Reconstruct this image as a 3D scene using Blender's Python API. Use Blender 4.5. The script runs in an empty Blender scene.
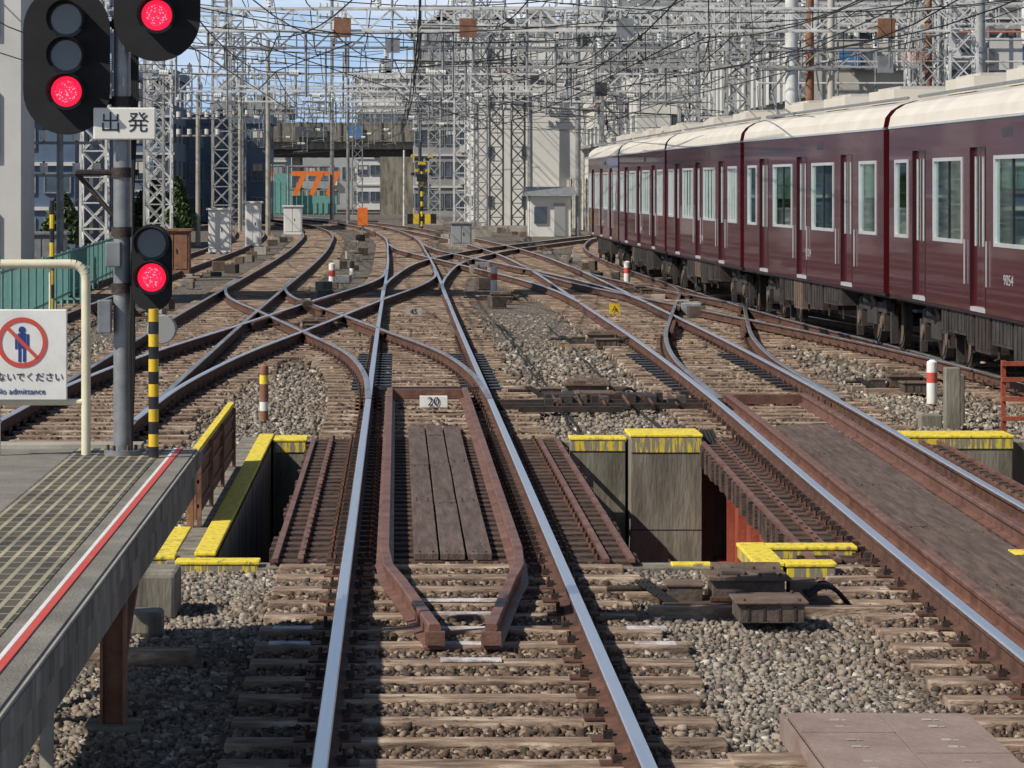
import bpy, math, random
import numpy as np
from mathutils import Vector, Matrix, noise
random.seed(7); rng=np.random.default_rng(7)
scene=bpy.context.scene
H=2.65; F=3400.0
# ------------------------------------------------------------ materials
MATS={}
def newmat(name):
    m=bpy.data.materials.new(name); m.use_nodes=True; MATS[name]=m
    nt=m.node_tree; b=nt.nodes['Principled BSDF']; return m,nt,b
def ramp(nt,stops):
    r=nt.nodes.new('ShaderNodeValToRGB'); cr=r.color_ramp
    while len(cr.elements)<len(stops): cr.elements.new(0.5)
    for e,(p,c) in zip(cr.elements,stops):
        e.position=p; e.color=(c[0],c[1],c[2],1)
    return r
def mat(name,c1,c2=None,scale=3.0,rough=0.7,metal=0.0,bump=0.0,stretch=(1,1,1),c3=None,spec=0.5,lo=0.35,hi=0.65,coat=0.0,fine=None):
    m,nt,b=newmat(name)
    b.inputs['Roughness'].default_value=rough; b.inputs['Metallic'].default_value=metal
    b.inputs['Specular IOR Level'].default_value=spec
    if coat: b.inputs['Coat Weight'].default_value=coat; b.inputs['Coat Roughness'].default_value=0.04
    if c2 is None: c2=tuple(x*0.8 for x in c1)
    tc=nt.nodes.new('ShaderNodeTexCoord'); mp=nt.nodes.new('ShaderNodeMapping'); mp.inputs['Scale'].default_value=stretch
    nt.links.new(tc.outputs['Object'],mp.inputs['Vector'])
    n=nt.nodes.new('ShaderNodeTexNoise'); n.inputs['Scale'].default_value=scale; n.inputs['Detail'].default_value=8; n.inputs['Roughness'].default_value=0.65
    nt.links.new(mp.outputs['Vector'],n.inputs['Vector'])
    st=[(lo,c1),(hi,c2)]
    if c3: st.append((min(hi+0.12,1),c3))
    r=ramp(nt,st); nt.links.new(n.outputs['Fac'],r.inputs['Fac']); nt.links.new(r.outputs['Color'],b.inputs['Base Color'])
    if bump:
        n2=nt.nodes.new('ShaderNodeTexNoise'); n2.inputs['Scale'].default_value=fine or scale*8; n2.inputs['Detail'].default_value=6
        nt.links.new(mp.outputs['Vector'],n2.inputs['Vector'])
        bp=nt.nodes.new('ShaderNodeBump'); bp.inputs['Strength'].default_value=bump; bp.inputs['Distance'].default_value=0.02
        nt.links.new(n2.outputs['Fac'],bp.inputs['Height']); nt.links.new(bp.outputs['Normal'],b.inputs['Normal'])
    return m
mat('wood_sleeper',(0.085,0.056,0.042),(0.29,0.205,0.148),2.2,0.9,0,0.7,(1,3,3),c3=(0.52,0.425,0.33),lo=.35,hi=.54)
mat('wood_bridge',(0.035,0.021,0.016),(0.115,0.070,0.053),2.5,0.85,0,0.6,(1,3,3),c3=(0.22,0.155,0.12))
mat('plank',(0.07,0.048,0.040),(0.17,0.120,0.100),1.6,0.8,0,0.7,(14,1,3),c3=(0.27,0.21,0.175))
mat('rail_top',(0.98,0.98,1.0),(0.88,0.90,0.95),6,0.38,1.0,0,(3,0.2,1))
mat('rail_top_dull',(0.76,0.73,0.71),(0.42,0.36,0.33),3,0.4,1.0,0,(3,0.2,1))
mat('rail_rust',(0.055,0.026,0.018),(0.15,0.070,0.045),4,0.8,0.1,0.4,c3=(.24,.13,.085))
mat('guard_rust',(0.12,0.056,0.042),(0.24,0.125,0.092),4,0.55,0.2,0.3,c3=(.34,.20,.155))
mat('steel_dark',(0.022,0.017,0.016),(0.065,0.044,0.035),5,0.6,0.2,0.3)
mat('concrete',(0.25,0.235,0.20),(0.41,0.385,0.335),1.6,0.9,0,0.4,c3=(0.52,0.49,0.44))
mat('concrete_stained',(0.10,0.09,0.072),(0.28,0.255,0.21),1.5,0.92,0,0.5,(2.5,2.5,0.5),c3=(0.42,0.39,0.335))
mat('concrete_pale',(0.52,0.51,0.48),(0.63,0.62,0.59),0.4,0.9,0,0.1)
mat('yellow_worn',(0.28,0.23,0.13),(0.74,0.56,0.03),9,0.7,0,0.4,(2,2,1),lo=0.38,hi=0.44,c3=(.84,.68,.07))
mat('yellow_drip',(0.70,0.54,0.04),(0.24,0.215,0.165),22,0.8,0,0.3,(1.4,1.4,0.12),lo=0.46,hi=0.50)
mat('yellow',(0.75,0.50,0.02),(0.6,0.4,0.03),5,0.5)
mat('black',(0.012,0.012,0.014),(0.03,0.03,0.032),5,0.35)
mat('black_matt',(0.008,0.008,0.009),(0.015,0.015,0.017),5,0.85)
mat('asphalt',(0.15,0.14,0.125),(0.25,0.235,0.205),2.2,0.95,0,0.6,fine=90,c3=(.31,.29,.25))
mat('red_paint',(0.62,0.05,0.04),(0.5,0.10,0.07),10,0.6,c3=(.42,.22,.18))
mat('white_paint',(0.8,0.8,0.78),(0.68,0.67,0.64),6,0.5)
mat('whitewash',(0.30,0.25,0.22),(0.60,0.57,0.58),7,0.8,0,.4,lo=.42,hi=.56)
mat('cream_paint',(0.72,0.67,0.50),(0.62,0.58,0.44),8,0.35)
mat('name_board',(0.78,0.77,0.72),(0.72,0.70,0.64),8,0.4)
mat('blue_ink',(0.02,0.05,0.22),None,5,0.5)
mat('steel_grey',(0.20,0.21,0.22),(0.32,0.33,0.34),6,0.45,0.4)
mat('lattice_white',(0.50,0.50,0.49),(0.76,0.76,0.74),2,0.5,0.1)
mat('lattice_mid',(0.27,0.27,0.265),(0.46,0.46,0.44),2,0.5,0.1)
mat('lattice_grey',(0.16,0.17,0.18),(0.30,0.31,0.32),3,0.5,0.2)
mat('lattice_dark',(0.03,0.035,0.04),(0.08,0.085,0.09),3,0.5,0.2)
mat('wire',(0.03,0.03,0.03),(0.015,0.015,0.015),3,0.6,0.2)
mat('ceramic',(0.75,0.75,0.72),(0.6,0.6,0.58),8,0.3)
mat('maroon',(0.070,0.0072,0.0110),(0.088,0.0095,0.0145),0.8,0.22,0,0,coat=0.5,spec=0.5)
mat('maroon_dark',(0.03,0.004,0.006),(0.045,0.006,0.009),0.8,0.3,0)
mat('ivory',(0.62,0.56,0.47),(0.72,0.67,0.58),1,0.4,c3=(.5,.44,.36))
mat('roof_grey',(0.36,0.34,0.31),(0.52,0.50,0.47),1.5,0.7)
mat('aluminium',(0.78,0.78,0.78),(0.66,0.66,0.67),4,0.35,0.5)
mat('interior_wall',(0.48,0.34,0.2),(0.4,0.28,0.17),2,0.6)
mat('interior_light',(0.75,0.75,0.70),None,2,0.6)
mat('seat_green',(0.10,0.17,0.06),(0.13,0.2,0.08),5,0.9)
mat('under_gear',(0.018,0.016,0.015),(0.062,0.052,0.046),4,0.75,0.1,0.4,c3=(.14,.115,.095))
mat('machine',(0.05,0.038,0.032),(0.13,0.10,0.08),5,0.65,0.1,0.4,c3=(.24,.19,.155))
mat('under_brown',(0.085,0.056,0.042),(0.18,0.125,0.094),4,0.8,0.1,0.4)
mat('red_oxide',(0.24,0.045,0.025),(0.34,0.085,0.048),3,0.7,0,0.3)
mat('cover_pink',(0.22,0.160,0.138),(0.30,0.225,0.198),2.5,0.85,0,0.4,c3=(.36,.28,.25))
mat('teal_fence',(0.12,0.30,0.27),(0.17,0.36,0.32),4,0.5)
mat('rust_brown',(0.17,0.078,0.048),(0.29,0.145,0.088),5,0.85,0,0.3)
mat('orange',(0.85,0.20,0.03),None,5,0.5)
mat('blue_sheet',(0.04,0.16,0.42),(0.06,0.2,0.48),2,0.6)
mat('win_dark',(0.03,0.045,0.06),(0.10,0.13,0.16),0.5,0.1,0,0,spec=0.8)
mat('wall_white',(0.62,0.61,0.58),(0.72,0.71,0.68),0.35,0.85)
mat('wall_beige',(0.42,0.40,0.35),(0.53,0.50,0.45),0.35,0.9)
mat('wall_bluegrey',(0.07,0.115,0.19),(0.13,0.18,0.26),0.35,0.8)
mat('wall_grey',(0.23,0.24,0.25),(0.32,0.33,0.34),0.3,0.9)
mat('wall_dark',(0.06,0.07,0.08),(0.11,0.115,0.12),0.5,0.85)
mat('wall_brown',(0.2,0.14,0.11),(0.27,0.2,0.16),0.5,0.85)
mat('bark',(0.06,0.04,0.03),(0.1,0.07,0.05),5,0.9)
mat('leaf',(0.03,0.06,0.02),(0.08,0.12,0.04),2,0.7)
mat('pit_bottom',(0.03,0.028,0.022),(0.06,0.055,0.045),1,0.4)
m,nt,b=newmat('red_lamp'); b.inputs['Base Color'].default_value=(0.6,0.0,0.02,1)
b.inputs['Emission Color'].default_value=(1.0,0.010,0.055,1); b.inputs['Emission Strength'].default_value=1.15
m,nt,b=newmat('red_lamp_core'); b.inputs['Base Color'].default_value=(.8,0.02,0.04,1)
tc=nt.nodes.new('ShaderNodeTexCoord'); vo=nt.nodes.new('ShaderNodeTexVoronoi'); vo.inputs['Scale'].default_value=75
nt.links.new(tc.outputs['Object'],vo.inputs['Vector']); r=ramp(nt,[(0.15,(1.0,0.36,0.44)),(0.42,(1.0,0.015,0.07))]); nt.links.new(vo.outputs['Distance'],r.inputs['Fac'])
nt.links.new(r.outputs['Color'],b.inputs['Emission Color']); b.inputs['Emission Strength'].default_value=1.3
m,nt,b=newmat('glass')
tr=nt.nodes.new('ShaderNodeBsdfTransparent'); tr.inputs['Color'].default_value=(0.78,0.92,0.87,1)
gl=nt.nodes.new('ShaderNodeBsdfGlossy'); gl.inputs['Roughness'].default_value=0.03; gl.inputs['Color'].default_value=(0.85,0.97,0.94,1)
mx=nt.nodes.new('ShaderNodeMixShader'); mx.inputs['Fac'].default_value=0.5
nt.links.new(tr.outputs[0],mx.inputs[1]); nt.links.new(gl.outputs[0],mx.inputs[2]); nt.links.new(mx.outputs[0],nt.nodes['Material Output'].inputs['Surface'])
def stone_colors(nt,src):
    g=ramp(nt,[(0.0,(0.095,0.082,0.068)),(0.3,(0.19,0.168,0.140)),(0.55,(0.295,0.265,0.225)),(0.8,(0.25,0.195,0.150)),(0.95,(0.36,0.33,0.28)),(1.0,(0.58,0.55,0.49))])
    k=ramp(nt,[(0.0,(0.038,0.025,0.018)),(0.4,(0.100,0.066,0.047)),(0.75,(0.18,0.125,0.090)),(1.0,(0.34,0.265,0.20))])
    nt.links.new(src,g.inputs['Fac']); nt.links.new(src,k.inputs['Fac'])
    at=nt.nodes.new('ShaderNodeAttribute'); at.attribute_name='rust'
    tc=nt.nodes.new('ShaderNodeTexCoord'); n=nt.nodes.new('ShaderNodeTexNoise'); n.inputs['Scale'].default_value=0.8; n.inputs['Detail'].default_value=6
    nt.links.new(tc.outputs['Object'],n.inputs['Vector'])
    ma=nt.nodes.new('ShaderNodeMath'); ma.operation='MULTIPLY_ADD'; ma.inputs[1].default_value=2.0; ma.inputs[2].default_value=-0.78
    nt.links.new(n.outputs['Fac'],ma.inputs[0])
    ad=nt.nodes.new('ShaderNodeMath'); ad.operation='ADD'; ad.use_clamp=True
    nt.links.new(at.outputs['Fac'],ad.inputs[0]); nt.links.new(ma.outputs[0],ad.inputs[1])
    mix=nt.nodes.new('ShaderNodeMix'); mix.data_type='RGBA'
    nt.links.new(ad.outputs[0],mix.inputs['Factor']); nt.links.new(g.outputs['Color'],mix.inputs['A']); nt.links.new(k.outputs['Color'],mix.inputs['B'])
    return mix.outputs['Result']
m,nt,b=newmat('ballast'); b.inputs['Roughness'].default_value=0.95
tc=nt.nodes.new('ShaderNodeTexCoord'); v=nt.nodes.new('ShaderNodeTexVoronoi'); v.inputs['Scale'].default_value=22
nt.links.new(tc.outputs['Object'],v.inputs['Vector'])
sp=nt.nodes.new('ShaderNodeSeparateColor'); nt.links.new(v.outputs['Color'],sp.inputs['Color'])
col=stone_colors(nt,sp.outputs['Red'])
dk=ramp(nt,[(0.25,(1,1,1)),(0.75,(0.2,0.2,0.2))]); nt.links.new(v.outputs['Distance'],dk.inputs['Fac'])
mm=nt.nodes.new('ShaderNodeMix'); mm.data_type='RGBA'; mm.blend_type='MULTIPLY'; mm.inputs['Factor'].default_value=0.8
nt.links.new(col,mm.inputs['A']); nt.links.new(dk.outputs['Color'],mm.inputs['B']); nt.links.new(mm.outputs['Result'],b.inputs['Base Color'])
bp=nt.nodes.new('ShaderNodeBump'); bp.invert=True; bp.inputs['Strength'].default_value=1; bp.inputs['Distance'].default_value=0.04
nt.links.new(v.outputs['Distance'],bp.inputs['Height']); nt.links.new(bp.outputs['Normal'],b.inputs['Normal'])
m,nt,b=newmat('stone'); b.inputs['Roughness'].default_value=0.9
g=nt.nodes.new('ShaderNodeNewGeometry'); nt.links.new(stone_colors(nt,g.outputs['Random Per Island']),b.inputs['Base Color'])
m,nt,b=newmat('platform_mat'); b.inputs['Roughness'].default_value=0.85
tc=nt.nodes.new('ShaderNodeTexCoord'); br=nt.nodes.new('ShaderNodeTexBrick')
br.offset=0.0; br.inputs['Scale'].default_value=1.0; br.inputs['Brick Width'].default_value=0.070; br.inputs['Row Height'].default_value=0.22
br.inputs['Mortar Size'].default_value=0.012; br.inputs['Mortar Smooth'].default_value=0.2
br.inputs['Color1'].default_value=(0.055,0.05,0.038,1); br.inputs['Color2'].default_value=(0.105,0.095,0.07,1); br.inputs['Mortar'].default_value=(0.35,0.32,0.245,1)
nt.links.new(tc.outputs['Object'],br.inputs['Vector'])
nn=nt.nodes.new('ShaderNodeTexNoise'); nn.inputs['Scale'].default_value=1.7; nn.inputs['Detail'].default_value=6; nt.links.new(tc.outputs['Object'],nn.inputs['Vector'])
rr=ramp(nt,[(.35,(.6,.6,.6)),(.65,(1.1,1.08,1.0))]); nt.links.new(nn.outputs['Fac'],rr.inputs['Fac'])
mm=nt.nodes.new('ShaderNodeMix'); mm.data_type='RGBA'; mm.blend_type='MULTIPLY'; mm.inputs['Factor'].default_value=1
nt.links.new(br.outputs['Color'],mm.inputs['A']); nt.links.new(rr.outputs['Color'],mm.inputs['B']); nt.links.new(mm.outputs['Result'],b.inputs['Base Color'])
bp=nt.nodes.new('ShaderNodeBump'); bp.inputs['Strength'].default_value=0.6; bp.inputs['Distance'].default_value=0.01
nt.links.new(br.outputs['Fac'],bp.inputs['Height']); nt.links.new(bp.outputs['Normal'],b.inputs['Normal'])
# ------------------------------------------------------------ mesh builder
class MB:
    def __init__(s): s.v=[]; s.f=[]; s.m=[]; s.ml=[]
    def mi(s,n):
        if n not in s.ml: s.ml.append(n)
        return s.ml.index(n)
    def add(s,vs,fs,mat):
        o=len(s.v); s.v.extend([tuple(p) for p in vs]); i=s.mi(mat)
        for f in fs: s.f.append([o+k for k in f]); s.m.append(i)
    def mm(s,x0,x1,y0,y1,z0,z1,mat):
        vs=[(x0,y0,z0),(x1,y0,z0),(x1,y1,z0),(x0,y1,z0),(x0,y0,z1),(x1,y0,z1),(x1,y1,z1),(x0,y1,z1)]
        s.add(vs,[(0,3,2,1),(4,5,6,7),(0,1,5,4),(1,2,6,5),(2,3,7,6),(3,0,4,7)],mat)
    def box(s,c,d,mat,rz=0.0,rx=0.0):
        M=Matrix.Rotation(rz,3,'Z')@Matrix.Rotation(rx,3,'X'); c=Vector(c)
        vs=[c+M@Vector((i*d[0]/2,j*d[1]/2,k*d[2]/2)) for k in(-1,1) for i,j in((-1,-1),(1,-1),(1,1),(-1,1))]
        s.add(vs,[(0,3,2,1),(4,5,6,7),(0,1,5,4),(1,2,6,5),(2,3,7,6),(3,0,4,7)],mat)
    def cyl(s,p0,p1,r0,mat,r1=None,n=4,caps=True):
        r1=r0 if r1 is None else r1
        p0=Vector(p0);p1=Vector(p1);d=(p1-p0)
        if d.length<1e-6: return
        d.normalize(); a=Vector((0,0,1)) if abs(d.z)<0.9 else Vector((0,1,0))
        u=d.cross(a).normalized(); w=u.cross(d)
        vs=[]
        for p,r in((p0,r0),(p1,r1)):
            for i in range(n):
                t=2*math.pi*(i+.5)/n; vs.append(p+u*(r*math.cos(t))+w*(r*math.sin(t)))
        fs=[(i,(i+1)%n,n+(i+1)%n,n+i) for i in range(n)]
        if caps: fs+= [tuple(range(n-1,-1,-1)),tuple(range(n,2*n))]
        s.add(vs,fs,mat)
    def pipe(s,pts,r,mat,n=8):
        for a,b in zip(pts[:-1],pts[1:]): s.cyl(a,b,r,mat,n=n)
    def plate(s,outline,y0,y1,mat):
        n=len(outline); vs=[(x,y0,z) for x,z in outline]+[(x,y1,z) for x,z in outline]
        s.add(vs,[tuple(range(n)),tuple(range(2*n-1,n-1,-1))]+[(i,n+i,n+(i+1)%n,(i+1)%n) for i in range(n)],mat)
    def build(s,name,parent=None,smooth=False,bevel=0):
        me=bpy.data.meshes.new(name); me.from_pydata(s.v,[],s.f)
        for n in s.ml: me.materials.append(MATS[n])
        me.polygons.foreach_set('material_index',s.m)
        if smooth:
            me.polygons.foreach_set('use_smooth',[True]*len(s.f))
        me.update(); o=bpy.data.objects.new(name,me); scene.collection.objects.link(o)
        if smooth:
            try:
                me.set_sharp_from_angle(angle=math.radians(35))
            except Exception: pass
        if parent: o.parent=parent
        if bevel:
            b=o.modifiers.new('b','BEVEL'); b.width=bevel; b.segments=2; b.limit_method='ANGLE'
        return o
def empty(name,loc=(0,0,0)):
    e=bpy.data.objects.new(name,None); scene.collection.objects.link(e); return e
def text(body,loc,size,matn,parent,name='lettering',rot=(math.pi/2,0,0)):
    c=bpy.data.curves.new(name,'FONT'); c.body=body; c.size=size; c.align_x='CENTER'; c.align_y='CENTER'; c.extrude=0.001
    o=bpy.data.objects.new(name,c); scene.collection.objects.link(o); o.location=loc; o.rotation_euler=rot
    c.materials.append(MATS[matn]); o.parent=parent; return o
# ------------------------------------------------------------ tracks
def curve(pts):
    Y=[p[1] for p in pts]; X=[p[0] for p in pts]
    Y=np.array(Y,float); X=np.array(X,float)
    sl=np.gradient(X,Y)
    def f(y):
        y=np.asarray(y,float); i=np.clip(np.searchsorted(Y,y)-1,0,len(Y)-2)
        h=Y[i+1]-Y[i]; t=np.clip((y-Y[i])/h,0,1)
        return (2*t**3-3*t**2+1)*X[i]+(t**3-2*t**2+t)*h*sl[i]+(-2*t**3+3*t**2)*X[i+1]+(t**3-t**2)*h*sl[i+1]
    return f
T={
 'A':([(.4,2),(.4,60),(.4,130),(.1,170),(-1.2,205),(-4,240),(-8.5,275),(-15,315)],0,'rail_top'),
 'B':([(-3.7,2),(-3.7,60),(-3.7,150),(-4.2,180),(-6,215),(-9,245),(-14,280),(-20,315)],0,'rail_top_dull'),
 'C':([(4.2,5),(4.28,19),(4.42,28.5),(4.66,41),(4.83,57),(4.85,72),(4.85,110),(4.5,132),(3.4,160),(1.6,190),(-1,222),(-4.5,250),(-12,300)],0,'rail_top'),
 'D':([(9.2,8),(9.15,42),(9.0,53),(8.4,68),(8.1,86),(8.0,118),(8.5,140),(10.2,165),(13,190),(17,215)],0,'rail_top_dull'),
 'A1':([(.4,78),(.45,90),(.75,100),(1.5,115.5),(3.7,136),(7.4,158),(11.2,178),(15,196)],.004,'rail_top'),
 'AB':([(.4,42),(.3,47.5),(.02,52.7),(-1.0,61.7),(-2.0,70),(-3.2,80),(-3.62,87),(-3.7,94)],.008,'rail_top_dull'),
 'BA':([(-3.7,38),(-3.6,44),(-3.26,51),(-2.2,64),(-1.1,77.7),(-.05,90),(.35,98),(.4,106)],.012,'rail_top'),
 'CD':([(4.75,42),(4.82,46),(4.95,51),(5.5,60),(6.0,65.5),(6.85,74.5),(7.8,85),(8.1,95)],.008,'rail_top_dull'),
 'DC':([(9.1,44),(8.95,50),(8.5,57),(7.5,68),(6.4,80),(5.4,92),(4.95,101),(4.85,110)],.012,'rail_top_dull'),
 'CA':([(4.85,76),(4.7,84),(4.2,94),(3.1,108),(1.8,124),(.75,138),(.4,150)],.016,'rail_top'),
 'E':([(-7.6,60),(-7.4,100),(-7.2,150),(-7.8,180),(-10,215),(-14,250)],0,'rail_top_dull'),
}
TR={k:(curve(p),p[0][1],p[-1][1],z,m) for k,(p,z,m) in T.items()}
PROF=[(-.037,-.012),(-.031,0),(.031,0),(.037,-.012),(.037,-.036),(.010,-.047),(.010,-.128),(.065,-.14),(.065,-.153),(-.065,-.153),(-.065,-.14),(-.010,-.128),(-.010,-.047),(-.037,-.036)]
def sweep(mb,pts,z,top,side='rail_rust'):
    n=len(PROF); o=len(mb.v); ti=mb.mi(top); si=mb.mi(side); N=len(pts)
    for i,(x,y) in enumerate(pts):
        a=pts[max(i-1,0)]; b=pts[min(i+1,N-1)]; dx,dy=b[0]-a[0],b[1]-a[1]; L=math.hypot(dx,dy); nx,ny=dy/L,-dx/L
        for q,w in PROF: mb.v.append((x+nx*q,y+ny*q,z+w))
    for i in range(N-1):
        for k in range(n):
            a=o+i*n+k; b=o+i*n+(k+1)%n
            mb.f.append([a,b,b+n,a+n]); mb.m.append(ti if k in(0,1,2) else si)
    mb.f.append([o+k for k in range(n)]); mb.m.append(si)
def offs(f,y0,y1,off,step=1.0):
    out=[]
    for y in np.arange(y0,y1+.01,step):
        x=float(f(y)); d=float(f(y+.2)-f(y-.2))/.4; L=math.hypot(d,1)
        out.append((x+off/L,y-off*d/L))
    return out
for k,(f,y0,y1,z,top) in TR.items():
    mb=MB()
    for sgn in(-1,1): sweep(mb,offs(f,y0,y1,sgn*.7525,1.0),z,top)
    if k in('AB','BA','CD','DC','CA'):
        ym=(y0+y1)/2
        for sgn in(-1,1):
            sweep(mb,offs(f,ym-7,ym-2,sgn*.66,1.0),z-.01,'rail_rust'); sweep(mb,offs(f,ym+4,ym+9,sgn*.66,1.0),z-.01,'rail_rust')
    mb.build('railway_track' )
HX0,HX1,HY0,HY1=-1.37,8.2,25.6,37.5
BR0,BR1=HY0,HY1
slp=MB(); fst=MB()
y=10.0
while y<300:
    iv=[]
    for k,(f,y0,y1,z,top) in TR.items():
        if y0<=y<=y1:
            if BR0-.3<y<BR1+.3 and k in('A','C','D'): continue
            x=float(f(y)); iv.append([x-1.27,x+1.27])
            if y<62:
                for s in(-1,1):
                    rx=x+s*.7525
                    fst.box((rx,y,-.159),(.34,.17,.012),'rail_rust')
                    for q in(-1,1):
                        fst.box((rx+q*.085,y,-.135),(.05,.07,.045),'steel_dark')
                        fst.cyl((rx+q*.10,y,-.15),(rx+q*.10,y,-.085),.014,'rail_rust',n=6)
    iv.sort(); mg=[]
    for a in iv:
        if mg and a[0]<mg[-1][1]+.05: mg[-1][1]=max(mg[-1][1],a[1])
        else: mg.append(a)
    for a,b in mg:
        j=random.uniform(-.12,.12)
        slp.box(((a+b)/2+j*.5,y+random.uniform(-.02,.02),-.255+random.uniform(-.008,.006)),(b-a+j,.24+random.uniform(-.025,.02),.18),'wood_sleeper',rz=random.uniform(-.01,.01)*2/(b-a))
    y+=.72
slp.build('railway_sleepers',bevel=.012); fst.build('rail_fasteners')
# ------------------------------------------------------------ ground with underpass opening
xs=sorted(set([-2500,-800,-200,-60,-30,-18,HX0,HX1,20,30,60,200,800,2500]+[round(a,2) for a in np.arange(-13,15,.25)]))
ys=sorted(set([-60,0,8,HY0,HY1,330,400,800,4000]+[round(a,2) for a in np.arange(10,62,.3)]+list(range(62,320,3))))
xs=[a for a in xs if not any(0<abs(a-h)<.12 for h in(HX0,HX1)) or a in(HX0,HX1)]
ys=[a for a in ys if not any(0<abs(a-h)<.14 for h in(HY0,HY1)) or a in(HY0,HY1)]
def rustv(X,Y):
    X=np.asarray(X,float);Y=np.asarray(Y,float); r=np.zeros(X.shape)
    for k,(f,y0,y1,z,top) in TR.items():
        d=np.abs(X-f(Y)); w=np.clip((1.5-d)/.45,0,1)*((Y>=y0)&(Y<=y1)); r=np.maximum(r,w)
    return r
gx,gy=np.meshgrid(xs,ys); R=rustv(gx.ravel(),gy.ravel())
vs=[]
for (x,y2),r in zip(zip(gx.ravel(),gy.ravel()),R):
    z=-.225
    if 8<y2<62 and -13<x<15: z+=.035*noise.noise(Vector((x*1.3,y2*1.3,0)))+.02*noise.noise(Vector((x*4,y2*4,3)))-.03*(1-r)
    vs.append((x,y2,z))
nx=len(xs); fs=[]
for j in range(len(ys)-1):
    for i in range(nx-1):
        cx=(xs[i]+xs[i+1])/2; cy=(ys[j]+ys[j+1])/2
        if HX0<cx<HX1 and HY0<cy<HY1: continue
        a=j*nx+i; fs.append((a,a+1,a+1+nx,a+nx))
me=bpy.data.meshes.new('ground'); me.from_pydata(vs,[],fs); me.materials.append(MATS['ballast'])
at=me.attributes.new('rust','FLOAT','POINT'); at.data.foreach_set('value',R.astype(np.float32)*.9)
me.polygons.foreach_set('use_smooth',[True]*len(fs))
o=bpy.data.objects.new('ground',me); scene.collection.objects.link(o)
def scatter(n,y0,y1,smin,smax):
    Y=np.sqrt(rng.uniform(y0*y0,y1*y1,n)); t=rng.uniform(-.150,.215,n); X=t*Y
    ok=~((X>HX0-.05)&(X<HX1)&(Y>HY0-.05)&(Y<HY1+.05))&~((X<-1.3)&(Y<21.0)&(X<-2.3))
    return X[ok],Y[ok],rng.uniform(smin,smax,ok.sum())
parts=[scatter(130000,13.5,27,.009,.024),scatter(60000,27,50,.016,.032),scatter(20000,50,75,.025,.042)]
X=np.concatenate([p[0] for p in parts]);Y=np.concatenate([p[1] for p in parts]);S=np.concatenate([p[2] for p in parts])
N=len(X); R=rustv(X,Y)
Z=-.215-.045*(1-R)+rng.uniform(-.01,.025,N)
cube=np.array([(i,j,k) for k in(-1,1) for i,j in((-1,-1),(1,-1),(1,1),(-1,1))],float)
V=cube[None]*rng.uniform(.4,1.15,(N,8,3)); V*=(S[:,None]*rng.uniform(.6,1.4,(N,3)))[:,None,:]
th=rng.uniform(0,6.28,N); c,s_=np.cos(th),np.sin(th)
tl=rng.uniform(-.7,.7,N); ct,st=np.cos(tl),np.sin(tl)
y_=V[:,:,1]*ct[:,None]-V[:,:,2]*st[:,None]; z_=V[:,:,1]*st[:,None]+V[:,:,2]*ct[:,None]
x2=V[:,:,0]*c[:,None]-y_*s_[:,None]; y2=V[:,:,0]*s_[:,None]+y_*c[:,None]
V=np.stack([x2+X[:,None],y2+Y[:,None],z_+Z[:,None]],2).reshape(-1,3)
fq=np.array([(0,3,2,1),(4,5,6,7),(0,1,5,4),(1,2,6,5),(2,3,7,6),(3,0,4,7)])
Fc=(fq[None]+(np.arange(N)*8)[:,None,None]).reshape(-1)
me=bpy.data.meshes.new('gravel'); me.vertices.add(N*8); me.vertices.foreach_set('co',V.astype(np.float32).ravel())
me.loops.add(len(Fc)); me.loops.foreach_set('vertex_index',Fc.astype(np.int32)); me.polygons.add(N*6)
me.polygons.foreach_set('loop_start',np.arange(0,N*24,4,dtype=np.int32)); me.update(calc_edges=True)
at=me.attributes.new('rust','FLOAT','POINT'); at.data.foreach_set('value',np.repeat(R*.9,8).astype(np.float32))
me.materials.append(MATS['stone']); o=bpy.data.objects.new('gravel',me); scene.collection.objects.link(o)
# ------------------------------------------------------------ underpass / pit and bridge
pit=MB()
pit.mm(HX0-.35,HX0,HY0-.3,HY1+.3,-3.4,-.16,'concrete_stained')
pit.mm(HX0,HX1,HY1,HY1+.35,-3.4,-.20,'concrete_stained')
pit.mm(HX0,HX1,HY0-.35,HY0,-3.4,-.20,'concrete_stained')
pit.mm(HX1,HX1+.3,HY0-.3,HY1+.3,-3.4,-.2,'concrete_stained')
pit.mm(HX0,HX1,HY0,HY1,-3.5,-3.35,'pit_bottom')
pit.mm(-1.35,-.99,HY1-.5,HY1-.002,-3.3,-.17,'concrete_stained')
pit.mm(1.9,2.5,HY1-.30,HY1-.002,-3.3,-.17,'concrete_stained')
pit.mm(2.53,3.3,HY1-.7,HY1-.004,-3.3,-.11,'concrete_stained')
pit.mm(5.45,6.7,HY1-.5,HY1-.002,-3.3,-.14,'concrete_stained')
for z in(-1.1,-2.0): pit.mm(2.528,3.302,HY1-.705,HY1-.69,z,z+.012,'steel_dark')
pit.build('underpass_walls',bevel=.02)
cp=MB()
def coping(x0,x1,y0,y1,z1,drip=.10,t=.03):
    cp.mm(x0,x1,y0,y1,z1-t,z1,'yellow_worn')
    if drip: cp.mm(x0+.012,x1-.012,y0+.008,y1-.01,z1-t-drip,z1-t-.001,'yellow_drip')
coping(HX0-.15,HX0+.012,HY0-.1,HY1+.1,-.11,.06)
coping(-1.345,-.98,HY1-.52,HY1+.1,-.125,.12)
coping(1.89,2.51,HY1-.32,HY1+.1,-.125,.12)
coping(2.52,3.31,HY1-.72,HY1+.2,-.06,.17)
coping(5.44,6.72,HY1-.52,HY1+.2,-.085,.12)
coping(-2.1,-1.66,HY0-.2,HY0+.1,-.13,.08)
coping(-1.98,-1.68,HY0+.12,HY0+2.2,-.15,.08)
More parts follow.
